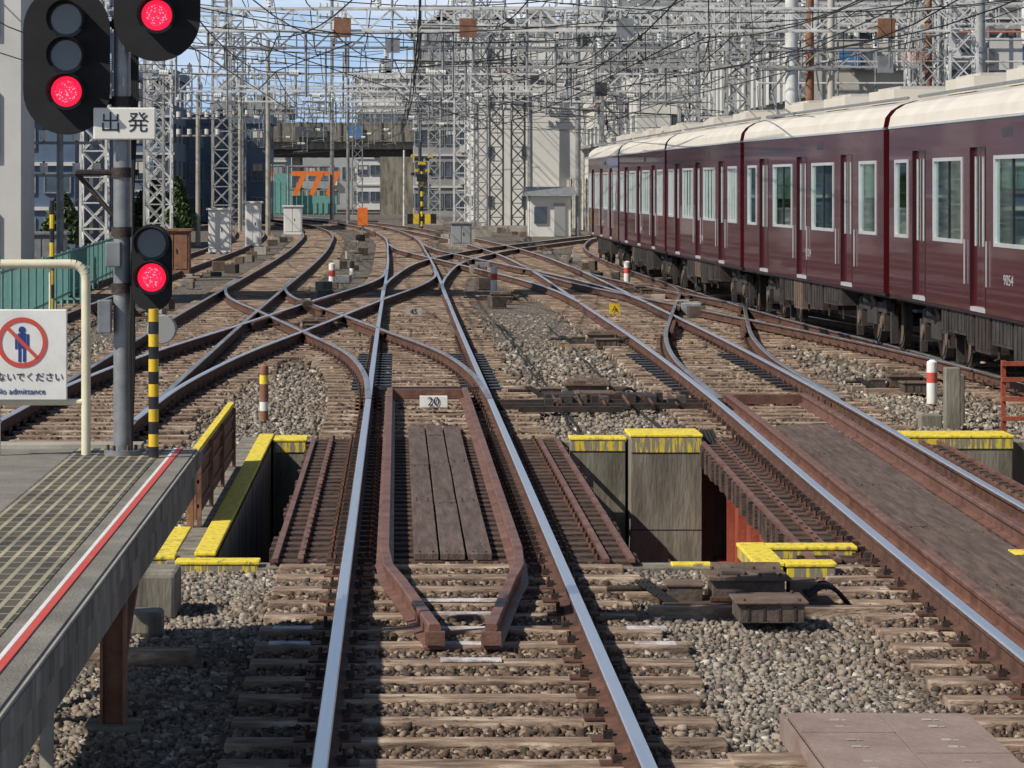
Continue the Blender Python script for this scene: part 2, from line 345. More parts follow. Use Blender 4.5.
coping(HX0-.28,-1.02,HY0-.36,HY0-.12,-.15,.07)
coping(2.60,2.82,HY0-.9,HY0+.5,-.10,.09); coping(2.822,3.5,HY0+.22,HY0+.5,-.103,.07); coping(2.822,3.2,HY0-.9,HY0-.62,-.106,.08)
coping(2.05,2.35,HY0-.25,HY0-.10,-.18,.03)
coping(4.6,6.6,HY0-.3,HY0,-.10,.08)
cp.build('yellow_kerb',bevel=.008)
def bridge(f,girder,l,r):
    b=MB()
    yy=HY0-.1
    while yy<HY1+.3:
        x=float(f(yy)); j=random.uniform(-.025,.025); b.box((x+(r-l)/2+j,yy,-.275),(l+r,.2,.21),'wood_bridge',rz=random.uniform(-.006,.006))
        for s in(-1,1):
            rx=x+s*.7525; b.box((rx,yy,-.161),(.34,.15,.014),'rail_rust')
            for q in(-1,1):
                b.box((rx+q*.085,yy,-.135),(.05,.06,.045),'steel_dark'); 
                b.cyl((rx+q*.14,yy,-.17),(rx+q*.14,yy,-.11),.015,'rail_rust',n=6)
            b.cyl((x+s*1.1,yy,-.17),(x+s*1.1,yy,-.125),.02,'rail_rust',n=6)
        yy+=.40
    for s,w in((-1,l),(1,r)):
        for q in(.05,.24):
            pts=[(float(f(t))+s*(w-q),t) for t in np.arange(HY0-.3,HY1+.6,1.0)]
            for a,c in zip(pts[:-1],pts[1:]):
                b.box(((a[0]+c[0])/2,(a[1]+c[1])/2,-.153),(.045,c[1]-a[1]-.01,.03),'guard_rust',rz=-math.atan2(c[0]-a[0],c[1]-a[1]))
    for s in(-1,1):
        for a in np.arange(HY0,HY1-.1,1.5):
            a2=min(a+1.5,HY1); x=(float(f(a))+float(f(a2)))/2+s*.95
            b.mm(x-.015,x+.015,a,a2,-1.45,-.41,girder); b.mm(x-.15,x+.15,a,a2,-.41,-.385,girder); b.mm(x-.15,x+.15,a,a2,-1.475,-1.45,girder)
            b.mm(x-.13,x+.13,a+.02,a+.04,-1.449,-.411,girder)
    for a in np.arange(HY0+1,HY1,2.2): b.box((float(f(a)),a,-.9),(1.85,.12,.6),girder)
    return b.build('railway_bridge')
bridge(TR['A'][0],'steel_dark',1.36,1.40); bridge(TR['C'][0],'red_oxide',1.32,1.35); bridge(TR['D'][0],'steel_dark',1.28,1.28)
def guards(f,yn,yf,nw=.17,name='guard_rail'):
    g=MB()
    for s in(-1,1):
        pts=[(float(f(t))+s*.49,t) for t in np.arange(yn+4.4,yf,1.0)]+[(float(f(yf))+s*.49,yf)]
        lead=[(float(f(yn))+s*nw,yn),(float(f(yn+1.2))+s*(nw+.10),yn+1.2),(float(f(yn+2.4))+s*(.37),yn+2.4),(float(f(yn+3.3))+s*.46,yn+3.3)]
        sweep(g,lead+pts,-.018,'guard_rust','guard_rust')
        g.box((float(f(yn))+s*nw,yn,-.10),(.12,.10,.08),'guard_rust')
    g.box((float(f(yf))+.0,yf,-.10),(1.0,.14,.12),'guard_rust')
    g.build(name)
guards(TR['A'][0],20.6,44.6); guards(TR['C'][0],16,43.5)
def planks(f,y0,y1,wid,n):
    p=MB(); w=wid/n
    for i in range(n):
        cuts=[y0+random.uniform(0,.05)]
        while cuts[-1]<y1-5: cuts.append(cuts[-1]+random.uniform(3.6,4.4))
        cuts.append(y1)
        for a,c in zip(cuts[:-1],cuts[1:]):
            xa=float(f((a+c)/2))+.02-wid/2+w*(i+.5); sl=float(f(c)-f(a))/(c-a)
            p.box((xa,(a+c)/2,-.135+random.uniform(-.008,.008)),(w-.016,c-a-.014,.05),'plank',rz=-math.atan(sl)+random.uniform(-.0015,.0015))
            for e in(a+.1,c-.1): 
                for q in(-.05,.05): p.cyl((xa+q,e,-.115),(xa+q,e,-.104),.01,'steel_dark',n=6)
    p.build('wooden_walkway',bevel=.006)
planks(TR['A'][0],25.4,38.9,.60,3); planks(TR['C'][0],19,39.0,.62,3)
w=MB()
for i,yy in enumerate((20.08,20.80,21.52,22.24,22.96)): w.box((.42+random.uniform(-.05,.05),yy,-.160),(.36+.09*i,.15,.008),'whitewash')
for i,yy in enumerate((20.8,21.52)): w.box((1.58,yy,-.160),(.25,.16,.008),'whitewash'); w.box((-.66,yy+.01,-.160),(.25,.15,.008),'whitewash')
w.build('whitewashed_boards')
w=MB(); w.mm(.28,.62,41.9,42.1,-.1,.03,'white_paint'); wo=w.build('track_number_plate'); text('20',(.45,41.89,-.035),.15,'black',wo)
# ------------------------------------------------------------ platform
pe=-1.24; PL=-2.55; PY=21.15
p=MB()
p.mm(PL,pe-.002,-5,PY,.86,1.0,'concrete')
p.mm(PL,pe-.35,PY,PY+.25,.80,1.03,'concrete')
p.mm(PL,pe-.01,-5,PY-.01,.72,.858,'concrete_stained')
p.mm(PL+.02,pe-.75,-5,PY-.02,1.0,1.005,'asphalt')
p.mm(pe-.745,pe-.20,-5,PY-.05,1.0,1.010,'platform_mat')
p.mm(pe-.20,pe-.005,-5,PY-.02,1.0,1.006,'asphalt')
p.mm(pe-.145,pe-.125,-5,PY-.05,1.004,1.011,'white_paint')
p.mm(pe-.123,pe-.092,-5,PY-.05,1.004,1.012,'red_paint')
p.mm(pe-.01,pe+.012,-5,PY,.88,.998,'concrete')
for yy in np.arange(-4,PY,.5): p.mm(pe+.012,pe+.018,yy,yy+.48,.89,.985,'concrete_stained')
for yy in(5,11.5,18.0):
    for xx in(pe-.26,PL+.3):
        p.box((xx,yy,.25),(.10,.03,1.0),'rust_brown');p.box((xx-.06,yy,.25),(.016,.14,1.0),'rust_brown');p.box((xx+.06,yy,.25),(.016,.14,1.0),'rust_brown')
        p.cyl((xx+.02,yy+.1,.0),(xx+.02,yy+2.0,.70),.03,'rust_brown',n=4); p.box((xx,yy,-.24),(.3,.3,.08),'concrete_stained')
p.mm(pe-.3,pe-.15,17,PY,.58,.7,'rust_brown')
p.build('station_platform',bevel=.006)
bk=MB(); bk.box((-1.62,22.9,-.1),(.30,.6,.32),'concrete_stained'); bk.box((-1.9,21.8,-.16),(.8,.3,.16),'concrete_stained'); bk.build('concrete_block',bevel=.03)
bk=MB(); bk.cyl((-1.70,16.5,-.3),(-1.70,16.5,.2),.045,'concrete',n=4); o6=bk.build('distance_post'); text('6',(-1.70,16.455,0.1),.12,'black',o6)
# ------------------------------------------------------------ signal mast
SY=20.6
def zx(u,v,Y): return ((u-397)/F*Y, H+(184-v)/F*Y)
sig=empty('railway_signal')
b=MB(); px_,_=zx(122,0,SY)
b.cyl((px_,SY,1.0),(px_,SY,4.6),.052,'steel_grey',n=20); b.cyl((px_,SY,1.0),(px_,SY,1.04),.11,'steel_grey',n=20)
for a in range(6):
    t=a*math.pi/3; b.cyl((px_+.085*math.cos(t),SY+.085*math.sin(t),1.03),(px_+.085*math.cos(t),SY+.085*math.sin(t),1.07),.011,'rail_rust',n=6)
for z,x0,x1 in((3.15,-2.0,px_),(3.62,-2.0,-1.42),(2.36,px_,-1.45),(2.02,px_,-1.45),(2.72,-1.95,px_+.1),(3.02,px_,-1.55)):
    b.cyl((x0,SY+.03,z),(x1,SY+.03,z),.02,'steel_dark',n=8)
    b.cyl((px_,SY,z-.03),(px_,SY,z+.03),.065,'steel_dark',n=16)
b.pipe([(-1.95,SY+.05,2.72),(-1.9,SY+.08,2.66),(px_-.05,SY+.06,2.45)],.016,'steel_dark')
for q in range(4):
    b.pipe([(px_+.06+.012*q,SY-.02,4.3),(px_+.062+.012*q,SY-.04,3.2),(px_+.07,SY-.05,2.4+.05*q),(px_+.05+.01*q,SY-.05,1.6),(px_+.06,SY-.04,1.0)],.008,'black_matt',6)
b.build('mast',sig,smooth=True)
def head(cx,z0,z1,hw,lamps,lr,parent,name):
    m=MB(); out=[]
    for i in range(17): t=math.pi*i/16; out.append((cx+hw*math.cos(t),z1-hw+hw*math.sin(t)))
    for i in range(17): t=math.pi+math.pi*i/16; out.append((cx+hw*math.cos(t),z0+hw+hw*math.sin(t)))
    out=out[::-1]
    m.plate(out,SY-.09,SY-.075,'black_matt')
    m.mm(cx-hw*.62,cx+hw*.62,SY-.075,SY+.12,z0+hw*.5,z1-hw*.5,'black')
    for z,lit in lamps:
        Y0=SY-.095
        n=24
        m.cyl((cx,Y0-.012,z),(cx,Y0,z),lr,'red_lamp' if lit else 'win_dark',n=n)
        if lit: m.cyl((cx,Y0-.017,z),(cx,Y0-.012,z),lr*.72,'red_lamp_core',n=n)
        m.cyl((cx,Y0-.006,z),(cx,Y0+.004,z),lr*1.22,'black',n=n)
        vs=[];fs=[];k=20
        for i in range(k+1):
            t=math.radians(-35+250*i/k); L=.20*(.35+.65*max(0,math.sin(t)*.6+.4))
            for rr in(lr*1.16,lr*1.22):
                for yy in(Y0,Y0-L): vs.append((cx+rr*math.cos(t),yy,z+rr*math.sin(t)))
        for i in range(k):
            a=i*4; c=a+4
            fs+=[(a,a+1,c+1,c),(a+2,c+2,c+3,a+3),(a+1,a+3,c+3,c+1)]
        m.add(vs,fs,'black_matt')
    m.build(name,parent,smooth=True)
cx,_=zx(68,0,SY); head(cx,zx(0,135,SY)[1],zx(0,-14,SY)[1],.262,[(zx(0,92,SY)[1],1),(zx(0,56,SY)[1],0),(zx(0,20,SY)[1],0)],.092,sig,'main_signal_head')
cx,_=zx(158,0,SY); head(cx,zx(0,62,SY)[1],zx(0,-90,SY)[1],.262,[(zx(0,16,SY)[1],1),(zx(0,-22,SY)[1],0),(zx(0,-58,SY)[1],0)],.092,sig,'departure_signal_head')
cx,_=zx(153,0,SY); head(cx,zx(0,311,SY)[1],zx(0,224,SY)[1],.122,[(zx(0,277,SY)[1],1),(zx(0,243,SY)[1],0)],.085,sig,'shunting_signal_head')
m=MB(); x0,z0=zx(95,140,SY); x1,z1=zx(157,108,SY); m.mm(x0,x1,SY-.12,SY-.10,z0,z1,'name_board'); sp_=m.build('name_board',sig,bevel=.008)
text('出 発',((x0+x1)/2,SY-.122,(z0+z1)/2),.13,'black',sig)
m=MB(); m.mm(px_-.09,px_-.0,SY-.12,SY-.05,2.15,2.3,'steel_grey'); m.mm(px_-.14,px_-.06,SY-.1,SY,1.75,1.95,'steel_grey')
m.cyl((px_+.21,SY+.4,1.75),(px_+.21,SY+.55,1.75),.09,'wall_grey',n=20); m.build('junction_box',sig,bevel=.006)
m=MB(); x,_=zx(156,0,SY)
z=1.0;k=0
while z<1.86:
    m.cyl((x,SY-.2,z),(x,SY-.2,z+.075),.031,'yellow' if k%2 else 'black',n=14); z+=.075;k+=1
m.build('striped_bollard',smooth=True)
rl=empty('platform_end_fence'); m=MB()
xr,_=zx(86,0,SY); zt=zx(0,264,SY)[1]
pts=[(xr,SY,1.0),(xr,SY,zt-.09)]+[(xr-.09+.09*math.cos(t),SY,zt-.09+.09*math.sin(t)) for t in np.linspace(0,math.pi/2,6)]+[(PL+.15,SY,zt)]
m.pipe(pts,.029,'cream_paint',12)
m.pipe([(xr,SY,zx(0,402,SY)[1]),(PL,SY,zx(0,402,SY)[1])],.02,'cream_paint',10)
m.cyl((PL+.12,SY,1.0),(PL+.12,SY,zt),.029,'cream_paint',n=12); m.cyl((zx(50,0,SY)[0],SY,zx(0,310,SY)[1]),(zx(50,0,SY)[0],SY,zt),.008,'cream_paint',n=6)
m.build('pipe_frame',rl,smooth=True)
m=MB(); x0,z0=zx(-24,400,SY); x1,z1=zx(68,309,SY); m.mm(x0,x1,SY-.05,SY-.035,z0,z1,'white_paint'); m.build('sign_panel',rl,bevel=.01)
m=MB(); cx,cz=zx(23,342,SY); Ys=SY-.052
def ring(m,cx,cz,r0,r1,y,mat,n=40):
    vs=[];fs=[]
    for i in range(n):
        t=2*math.pi*i/n
        for r in(r0,r1): vs.append((cx+r*math.cos(t),y,cz+r*math.sin(t)))
    for i in range(n):
        a=2*i;c=2*((i+1)%n); fs.append((a,a+1,c+1,c))
    m.add(vs,fs,mat)
ring(m,cx,cz,.125,.152,Ys-.002,'red_paint')
m.cyl((cx,Ys+.001,cz+.075),(cx,Ys-.001,cz+.075),.022,'blue_ink',n=16)
m.box((cx,Ys,cz+.01),(.05,.002,.09),'blue_ink');
for s in(-1,1):
    m.box((cx+s*.036,Ys,cz+.005),(.013,.002,.09),'blue_ink'); m.box((cx+s*.014,Ys,cz-.075),(.018,.002,.085),'blue_ink')
c_,s2=math.cos(math.pi/4),math.sin(math.pi/4)
vs=[]
for a,b2 in((-.13,-.011),(.13,-.011),(.13,.011),(-.13,.011)): vs.append((cx+a*c_+b2*s2,Ys-.004,cz-a*s2+b2*c_))
m.add(vs,[(0,1,2,3)],'red_paint'); m.build('prohibition_symbol',rl)
text('入らないでください',(cx-.01,Ys-.001,zx(0,377,SY)[1]),.058,'black',rl); text('No admittance',(cx-.01,Ys-.001,zx(0,391,SY)[1]),.05,'blue_ink',rl)
m=MB(); m.mm(-1.66,-1.64,27.8,33.8,-.1,.44,'rust_brown'); m.mm(-1.68,-1.62,27.8,33.8,.44,.48,'yellow_worn')
for yy in(27.8,29.6,31.5,33.7): m.mm(-1.72,-1.665,yy,yy+.07,-.25,.46,'rust_brown'); m.mm(-1.635,-1.60,yy,yy+.06,-.25,.43,'guard_rust')
for zz in(.0,.2,.34): m.mm(-1.636,-1.618,27.8,33.8,zz,zz+.03,'guard_rust')
m.build('steel_barrier')
# ------------------------------------------------------------ trackside hardware
def point_machine(x,y,s=1.0,name='point_machine'):
    m=MB(); z=-.2
    m.box((x,y,z+.02),(1.1*s,.5*s,.05),'wood_bridge'); m.box((x,y+.36*s,z-.01),(1.5*s,.16,.10),'wood_sleeper');m.box((x+.1,y-.36*s,z-.01),(1.5*s,.16,.10),'wood_sleeper')
    m.box((x,y,z+.12),(.46*s,.40*s,.15),'machine'); m.box((x,y,z+.205),(.52*s,.46*s,.03),'under_brown')
    m.box((x-.40*s,y,z+.09),(.22*s,.26*s,.10),'machine'); m.box((x-.40*s,y,z+.15),(.25*s,.28*s,.02),'under_brown'); m.box((x+.36*s,y,z+.11),(.18*s,.2*s,.13),'under_brown')
    m.cyl((x-.2*s,y+.29*s,z+.17),(x+.25*s,y+.29*s,z+.17),.085*s,'under_brown',n=14)
    m.box((x-.1,y-.05,z+.235),(.16,.2,.03),'machine'); m.box((x+.13,y-.05,z+.228),(.12,.14,.016),'machine')
    m.cyl((x-.9*s,y-.05,z+.12),(x-.3*s,y-.05,z+.12),.022,'steel_dark',n=8)
    for q in(-1,1):
        m.mm(x-.25*s,x+.25*s,y+q*.21*s-.012,y+q*.21*s+.012,z+.05,z+.085,'rail_rust')
        for dx in(-.2,-.07,.07,.2): m.cyl((x+dx*s,y+q*.2*s,z+.21),(x+dx*s,y+q*.2*s,z+.24),.014,'rail_rust',n=6)
    m.box((x+.05*s,y-.85*s,z+.085),(.40*s,.46*s,.12),'machine'); m.box((x+.05*s,y-.85*s,z+.155),(.45*s,.5*s,.018),'under_brown')
    for dx in(-.15,-.05,.05,.15): m.mm(x+.05*s+dx-.012,x+.05*s+dx+.012,y-.85*s-.235*s,y-.85*s-.225*s,z+.04,z+.13,'steel_dark')
    for dx in(-.17,.17):
        for dy in(-.2,.2): m.cyl((x+.05*s+dx*s,y-.85*s+dy*s,z+.16),(x+.05*s+dx*s,y-.85*s+dy*s,z+.18),.014,'rail_rust',n=6)
    for q in range(3):
        pts=[]
        for t in np.linspace(0,1,10): pts.append((x+.36*s+.32*t,y-.35+.12*q+.25*t,z+.10+.10*math.sin(t*math.pi)-.1*t))
        m.pipe(pts,.016,'black_matt',6)
        pts=[(x-.5*s-.22*math.sin(t*math.pi),y-.2+.3*t,z+.03+.14*math.sin(t*math.pi)) for t in np.linspace(0,1,9)]
        m.pipe([(a+.03*q,b_,c2) for a,b_,c2 in pts],.016,'black_matt',6)
    m.build(name,bevel=.008)
point_machine(2.36,23.0,1.05); point_machine(2.5,45.0,1.15); point_machine(3.6,60); point_machine(-1.6,66); point_machine(7.0,47,.9); point_machine(2.5,82); point_machine(6.4,88); point_machine(-5.8,72)
m=MB()
for yy,x0,x1 in((42.6,1.3,3.95),(43.3,1.2,3.95),(42.0,1.5,2.8)): m.mm(x0,x1,yy,yy+.12,-.17,-.10,'steel_dark')
m.mm(1.9,3.3,43.6,44.1,-.22,-.05,'steel_dark'); m.mm(-.45,1.2,45.4,45.48,-.1,-.06,'steel_dark')
for i in range(16): 
    x=1.9+i*.12; m.box((x,43.2+random.uniform(-.7,.7),-.09),(random.uniform(.06,.16),.25,random.uniform(.06,.16)),random.choice(['machine','under_gear','rail_rust']))
for i in range(6): m.cyl((2.0+i*.3,42.4,-.1),(2.0+i*.3,43.9,-.06),.02,'rail_rust',n=6)
m.build('switch_rods')
m=MB()
for yy in np.arange(46,56,.72):
    for rx in(-.35,1.15): m.box((rx,yy+.36,-.145),(.55,.2,.03),'black')
    for rx in(4.0,5.5): m.box((rx,yy+.36,-.145),(.5,.18,.03),'black')
m.build('slide_chairs')
m=MB()
for x0 in(2.05,2.12,3.05):
    pts=[(x0+.08*noise.noise(Vector((yy*.5,x0*9,0))),yy,-.215) for yy in np.arange(38,70,1.2)]
    m.pipe(pts,.018,'black_matt',5)
for k in range(4):
    pts=[(3.34+.04*k+.06*math.sin(t*3),37.4-2.0*t,-.06-.30*math.sin(t*2.2)) for t in np.linspace(0,1.2,12)]
    m.pipe(pts,.02,'black_matt',6)
m.build('trackside_cables')
m=MB()
for i in range(2):
    for j in range(4):
        x0=2.02+i*.47; y0=15.1+j*.62
        m.mm(x0,x0+.462,y0,y0+.61,-.13,-.085+.003*((i+j)%2),'cover_pink')
        for q in(.15,.36): m.mm(x0+.19,x0+.235,y0+q,y0+q+.05,-.083,-.0805,'concrete'); m.mm(x0+.245,x0+.27,y0+q,y0+q+.02,-.083,-.0805,'concrete')
m.mm(1.98,2.0,15,17.6,-.22,-.09,'cover_pink'); m.build('cable_trough_cover',bevel=.006)
m=MB(); m.mm(1.62,2.0,16.4,16.7,-.22,-.14,'wood_sleeper'); m.mm(-2.2,-1.2,20.3,20.5,-.24,-.14,'wood_sleeper')
m.build('timber_offcuts',bevel=.01)
def marker(u,v0,v1,cols,r=.07):
    m=MB(); Y=(H+.2)*F/(v1-184); x=(u-397)/F*Y; z1=H+(184-v0)/F*Y; z=-.22; n=len(cols); h=(z1-z)/n
    for i,c in enumerate(cols): m.cyl((x,Y,z+i*h),(x,Y,z+(i+1)*h),r,c,n=14)
    m.cyl((x,Y,z1),(x,Y,z1+.03),r,cols[-1],r1=r*.4,n=14); m.build('marker_post',smooth=True)
marker(264,366,418,['rust_brown','white_paint','rust_brown','rust_brown','yellow_worn','rust_brown'],.055)
marker(332,264,288,['concrete','white_paint','red_paint','white_paint'],.09); marker(494,267,292,['white_paint','white_paint','red_paint','white_paint'],.09)
marker(627,262,284,['white_paint','white_paint','red_paint','white_paint'],.09); marker(932,362,402,['white_paint','white_paint','red_paint','white_paint'],.07)
marker(352,262,274,['white_paint','black'],.08)
m=MB(); m.mm(6.42,6.60,39.8,39.98,-.3,.5,'concrete_stained'); m.mm(6.70,6.85,41.0,41.15,-.3,.35,'concrete_stained'); m.mm(6.2,6.45,40.2,40.5,-.25,-.08,'concrete_stained'); m.build('concrete_post',bevel=.015)
m=MB()
for z in(-.02,.2,.42,.6): m.mm(6.82,8.2,38.3,38.36,z,z+.05,'red_oxide')
for x in np.arange(6.82,8.2,.28): m.mm(x,x+.05,38.36,38.41,-.25,.66,'red_oxide')
m.build('steel_railing')
m=MB(); m.mm(4.5,4.72,72,72.05,-.1,.12,'yellow'); text('A',(4.61,71.98,.0),.18,'black',m.build('track_marker_plate'))
m=MB(); m.box((-1.75,173,1.0),(.5,.05,.9),'orange'); m.cyl((-1.75,173.1,-.2),(-1.75,173.1,.8),.05,'steel_grey',n=8); m.build('trackside_sign')
m=MB(); m.box((.35,72,-.05),(.35,.04,.16),'concrete'); o=m.build('track_number_plate'); text('45',(.35,71.97,-.05),.16,'black',o)
def cabinet(x,y,w,d,h,matn,name='signal_relay_cabinet'):
    m=MB(); m.mm(x,x+w,y,y+d,-.1,h,matn); m.mm(x-.08,x+w+.08,y-.08,y+d+.08,h,h+.08,matn); m.mm(x-.1,x+w+.1,y-.1,y+d+.1,-.3,-.1,'concrete')
    m.mm(x+.06,x+w/2-.02,y-.02,y,.05,h-.08,matn); m.mm(x+w/2+.02,x+w-.06,y-.02,y,.05,h-.08,matn); m.box((x+w/2+.08,y-.03,h*.5),(.03,.03,.15),'steel_dark')
    m.build(name,bevel=.01)
cabinet(-7.3,104,.95,.8,1.2,'rust_brown'); cabinet(-7.6,137,.9,.7,1.6,'wall_white'); cabinet(-6.7,150,.7,.7,1.8,'wall_white'); cabinet(-6.2,186,1.0,.7,1.4,'wall_white')
cabinet(-10,90,1.2,.8,1.3,'lattice_grey'); cabinet(2.4,150,.9,.6,.9,'wall_grey'); cabinet(-8.9,112,.6,.6,1.0,'wall_white')
m=MB()
for y in np.arange(52,120,2.0):
    x=-6.9-(y-52)*.03
    m.cyl((x,y,-.2),(x,y,1.1),.03,'teal_fence',n=6)
for y in np.arange(52,118,.25):
    x=-6.9-(y-52)*.03; m.cyl((x,y,.0),(x,y,1.05),.012,'teal_fence',n=4)
for z in(.1,1.05): m.cyl((-6.9,52,z),(-8.9,118,z),.025,'teal_fence',n=6)
for x in np.arange(-14,-7.2,.16): m.cyl((x,80,-.2),(x,80,.75),.03,'teal_fence',n=4)
for z in(-.05,.7): m.cyl((-14,80,z),(-7.2,80,z),.035,'teal_fence',n=4)
m.build('mesh_fence')
m=MB()
for x in np.arange(-16,-6,.5): m.cyl((x,305,-.2),(x,305,2.8),.05,'teal_fence',n=4)
m.mm(-11.2,-9.5,305,305.1,.0,3.6,'teal_fence'); m.mm(-16,-11.2,305,305.1,.0,1.2,'teal_fence'); m.mm(-9.4,-5.4,306,306.1,.0,1.6,'teal_fence'); m.build('mesh_fence')
e=empty('orange_number_sign'); m=MB()
for x in(-9.6,-5.6): m.cyl((x,300,-.2),(x,300,4.3),.12,'lattice_grey',n=6)
m.cyl((-9.6,300,4.2),(-5.6,300,4.2),.1,'lattice_grey',n=6); m.cyl((-9.6,300,2.2),(-5.6,300,2.2),.1,'lattice_grey',n=6); m.build('frame',e)
o=text('777',(-7.2,299.8,2.6),2.9,'orange',e,'numerals'); o.data.offset=.08
def crossing(x,y,h):
    m=MB(); z=-.2;k=0
    while z<h: m.cyl((x,y,z),(x,y,z+.3),.09,'yellow' if k%2 else 'black',n=10); z+=.3;k+=1
    for s in(-1,1): 
        for t in range(6): m.box((x+s*(-.55+t*.22),y-.1,h-.2-.55+t*.22),(.24,.03,.17),'yellow' if t%2 else 'black',rz=0)
    m.mm(x-.32,x+.32,y-.25,y-.1,h-1.2,h-.75,'black')
    for t in range(5): m.box((x-.7+.35*t,y,.55),(.35,.12,.6),'yellow' if t%2 else 'black')
    m.build('level_crossing_signal')
crossing(1.5,205,4.0)
m=MB(); z=-.2;k=0
while z<2.1: m.cyl((-6.9,68,z),(-6.9,68,z+.28),.05,'yellow' if k%2 else 'black',n=8); z+=.28;k+=1
m.build('striped_bollard')
# ------------------------------------------------------------ train
def train():
    tr=empty('passenger_train')
    face=curve([(7.95,3),(7.9,20),(7.82,36),(7.75,42),(7.6,53),(7.0,69),(6.72,86),(6.6,103),(6.6,120)])
    L=16.2; y0=52.9-2*L
    fr=[(.04,.14,'w'),(.185,.255,'d'),(.30,.45,'w'),(.49,.56,'d'),(.595,.745,'w'),(.79,.86,'d'),(.885,.965,'w')]
    for ci in range(6):
        a=y0+ci*L; c=a+L; xa=float(face(a))+1.39; xc=float(face(c))+1.39
        ang=-math.atan2(xc-xa,c-a); M=Matrix.Translation((xa,a,0))@Matrix.Rotation(ang,4,'Z')
        g=.28; l0,l1=g,L-g; W=1.38
        m=MB()
        zb,zt=.95,3.50; wz0,wz1=1.84,3.02
        ops=[(l0+(l1-l0)*p,l0+(l1-l0)*q,k) for p,q,k in fr]
        for s in(-1,1):
            def sb(y0,y1,z0,z1,mt,t0=0.0,t1=.05):
                xa_,xb_=sorted((s*(W-t0),s*(W-t1))); m.mm(xa_,xb_,y0,y1,z0,z1,mt)
            cur=l0
            for p,q,k in ops:
                sb(cur,p,zb,zt,'maroon'); cur=q
                if k=='w':
                    sb(p,q,zb,wz0,'maroon'); sb(p,q,wz1,zt,'maroon')
                    f=.05
                    sb(p,q,wz0,wz0+f,'aluminium',-.012,.04); sb(p,q,wz1-f,wz1,'aluminium',-.012,.04)
                    sb(p,p+f*1.8,wz0+f,wz1-f,'aluminium',-.012,.04); sb(q-f*1.8,q,wz0+f,wz1-f,'aluminium',-.012,.04)
                    npan=4 if ci>=3 else (2 if q-p>1.8 else 1)
                    for i in range(1,npan): 
                        yy=p+(q-p)*i/npan; sb(yy-.03,yy+.03,wz0+f,wz1-f,'black' if ci<3 else 'aluminium',.005,.04)
                    sb(p+f,q-f,wz0+f,wz1-f,'glass',.022,.026)
                    if random.random()<.5: sb(p+.1,q-.1,wz1-.35-random.random()*.3,wz1-.05,'interior_light',.08,.085)
                else:
                    dz=3.14
                    sb(p,q,dz,zt,'maroon'); sb(p,q,zb,zb+.06,'aluminium',.0,.06)
                    sb(p-.02,p+.02,zb+.06,dz,'maroon_dark',-.006,.06) ; sb(q-.02,q+.02,zb+.06,dz,'maroon_dark',-.006,.06)
                    mid=(p+q)/2
                    for e0,e1 in((p+.02,mid-.006),(mid+.006,q-.02)):
                        sb(e0,e1,zb+.06,wz0-.02,'maroon',.045,.075); sb(e0,e1,wz1,dz,'maroon',.045,.075)
                        sb(e0,e0+.10,wz0-.02,wz1,'maroon',.045,.075); sb(e1-.10,e1,wz0-.02,wz1,'maroon',.045,.075)
                        sb(e0+.10,e1-.10,wz0-.02,wz1,'glass',.058,.064)
                        sb(e0+.095,e0+.112,wz0-.02,wz1,'aluminium',.042,.06); sb(e1-.112,e1-.095,wz0-.02,wz1,'aluminium',.042,.06)
            sb(cur,l1,zb,zt,'maroon')
            sb(l0,l1,zt,zt+.035,'aluminium',-.02,.06)
            sb(l0,l1,zb-.05,zb-.003,'maroon_dark',.03,.09)
            for z_ in(3.25,): sb(l0+L*.36,l0+L*.40,z_,z_+.12,'black',-.003,.01)
            for e in(.16,.275,.47,.57): sb(l0+L*e*.98,l0+L*e*.98+.03,1.3,1.9,'aluminium',-.03,-.015)
        for yy in(l0,l1-.05):
            m.mm(-W+.051,-.45,yy,yy+.05,zb,zt,'maroon'); m.mm(.45,W-.051,yy,yy+.05,zb,zt,'maroon'); m.mm(-.45,.45,yy,yy+.05,3.1,zt,'maroon')
        m.mm(-.5,.5,l1,l1+.28,1.0,3.15,'black_matt'); m.mm(-.5,.5,l0-.27,l0,1.0,3.15,'black_matt')
        m.mm(-W+.06,W-.06,l0+.06,l1-.06,1.0,1.06,'interior_wall'); m.mm(-W+.06,W-.06,l0+.06,l1-.06,3.3,3.36,'interior_light')
        for p,q,k in ops:
            if k=='w':
                for s in(-1,1):
                    xx=sorted((s*(W-.10),s*(W-.6))); m.mm(xx[0],xx[1],p,q,1.06,1.5,'seat_green'); xx=sorted((s*(W-.09),s*(W-.18))); m.mm(xx[0],xx[1],p,q,1.5,1.95,'seat_green')
        pr=[]
        for i in range(13):
            t=math.pi*i/12; pr.append((W*1.005*math.copysign(abs(math.cos(t))**.62,math.cos(t)),3.535+.47*abs(math.sin(t))**.85))
        n=len(pr); vs=[(x,l0-.02,z) for x,z in pr]+[(x,l1+.02,z) for x,z in pr]
        for i in range(n-1):
            m.add([vs[i],vs[i+1],vs[n+i+1],vs[n+i]],[(0,1,2,3)],'ivory' if i<3 or i>n-5 else 'roof_grey')
        m.add(vs[:n],[tuple(range(n-1,-1,-1))],'maroon'); m.add(vs[n:],[tuple(range(n))],'maroon')
        for q in((.2,.5,.8) if ci!=3 else (.3,.7)):
            yy=l0+(l1-l0)*q; m.box((0,yy,4.08),(1.7,2.3,.22),'ivory'); m.box((0,yy,4.20),(1.45,2.0,.08),'roof_grey')
            for e in(-.6,0,.6): m.box((0,yy+e,4.245),(.9,.4,.02),'steel_grey')
        m.cyl((-.95,l0+.2,4.0),(-.95,l1-.2,4.0),.025,'steel_grey',n=6)
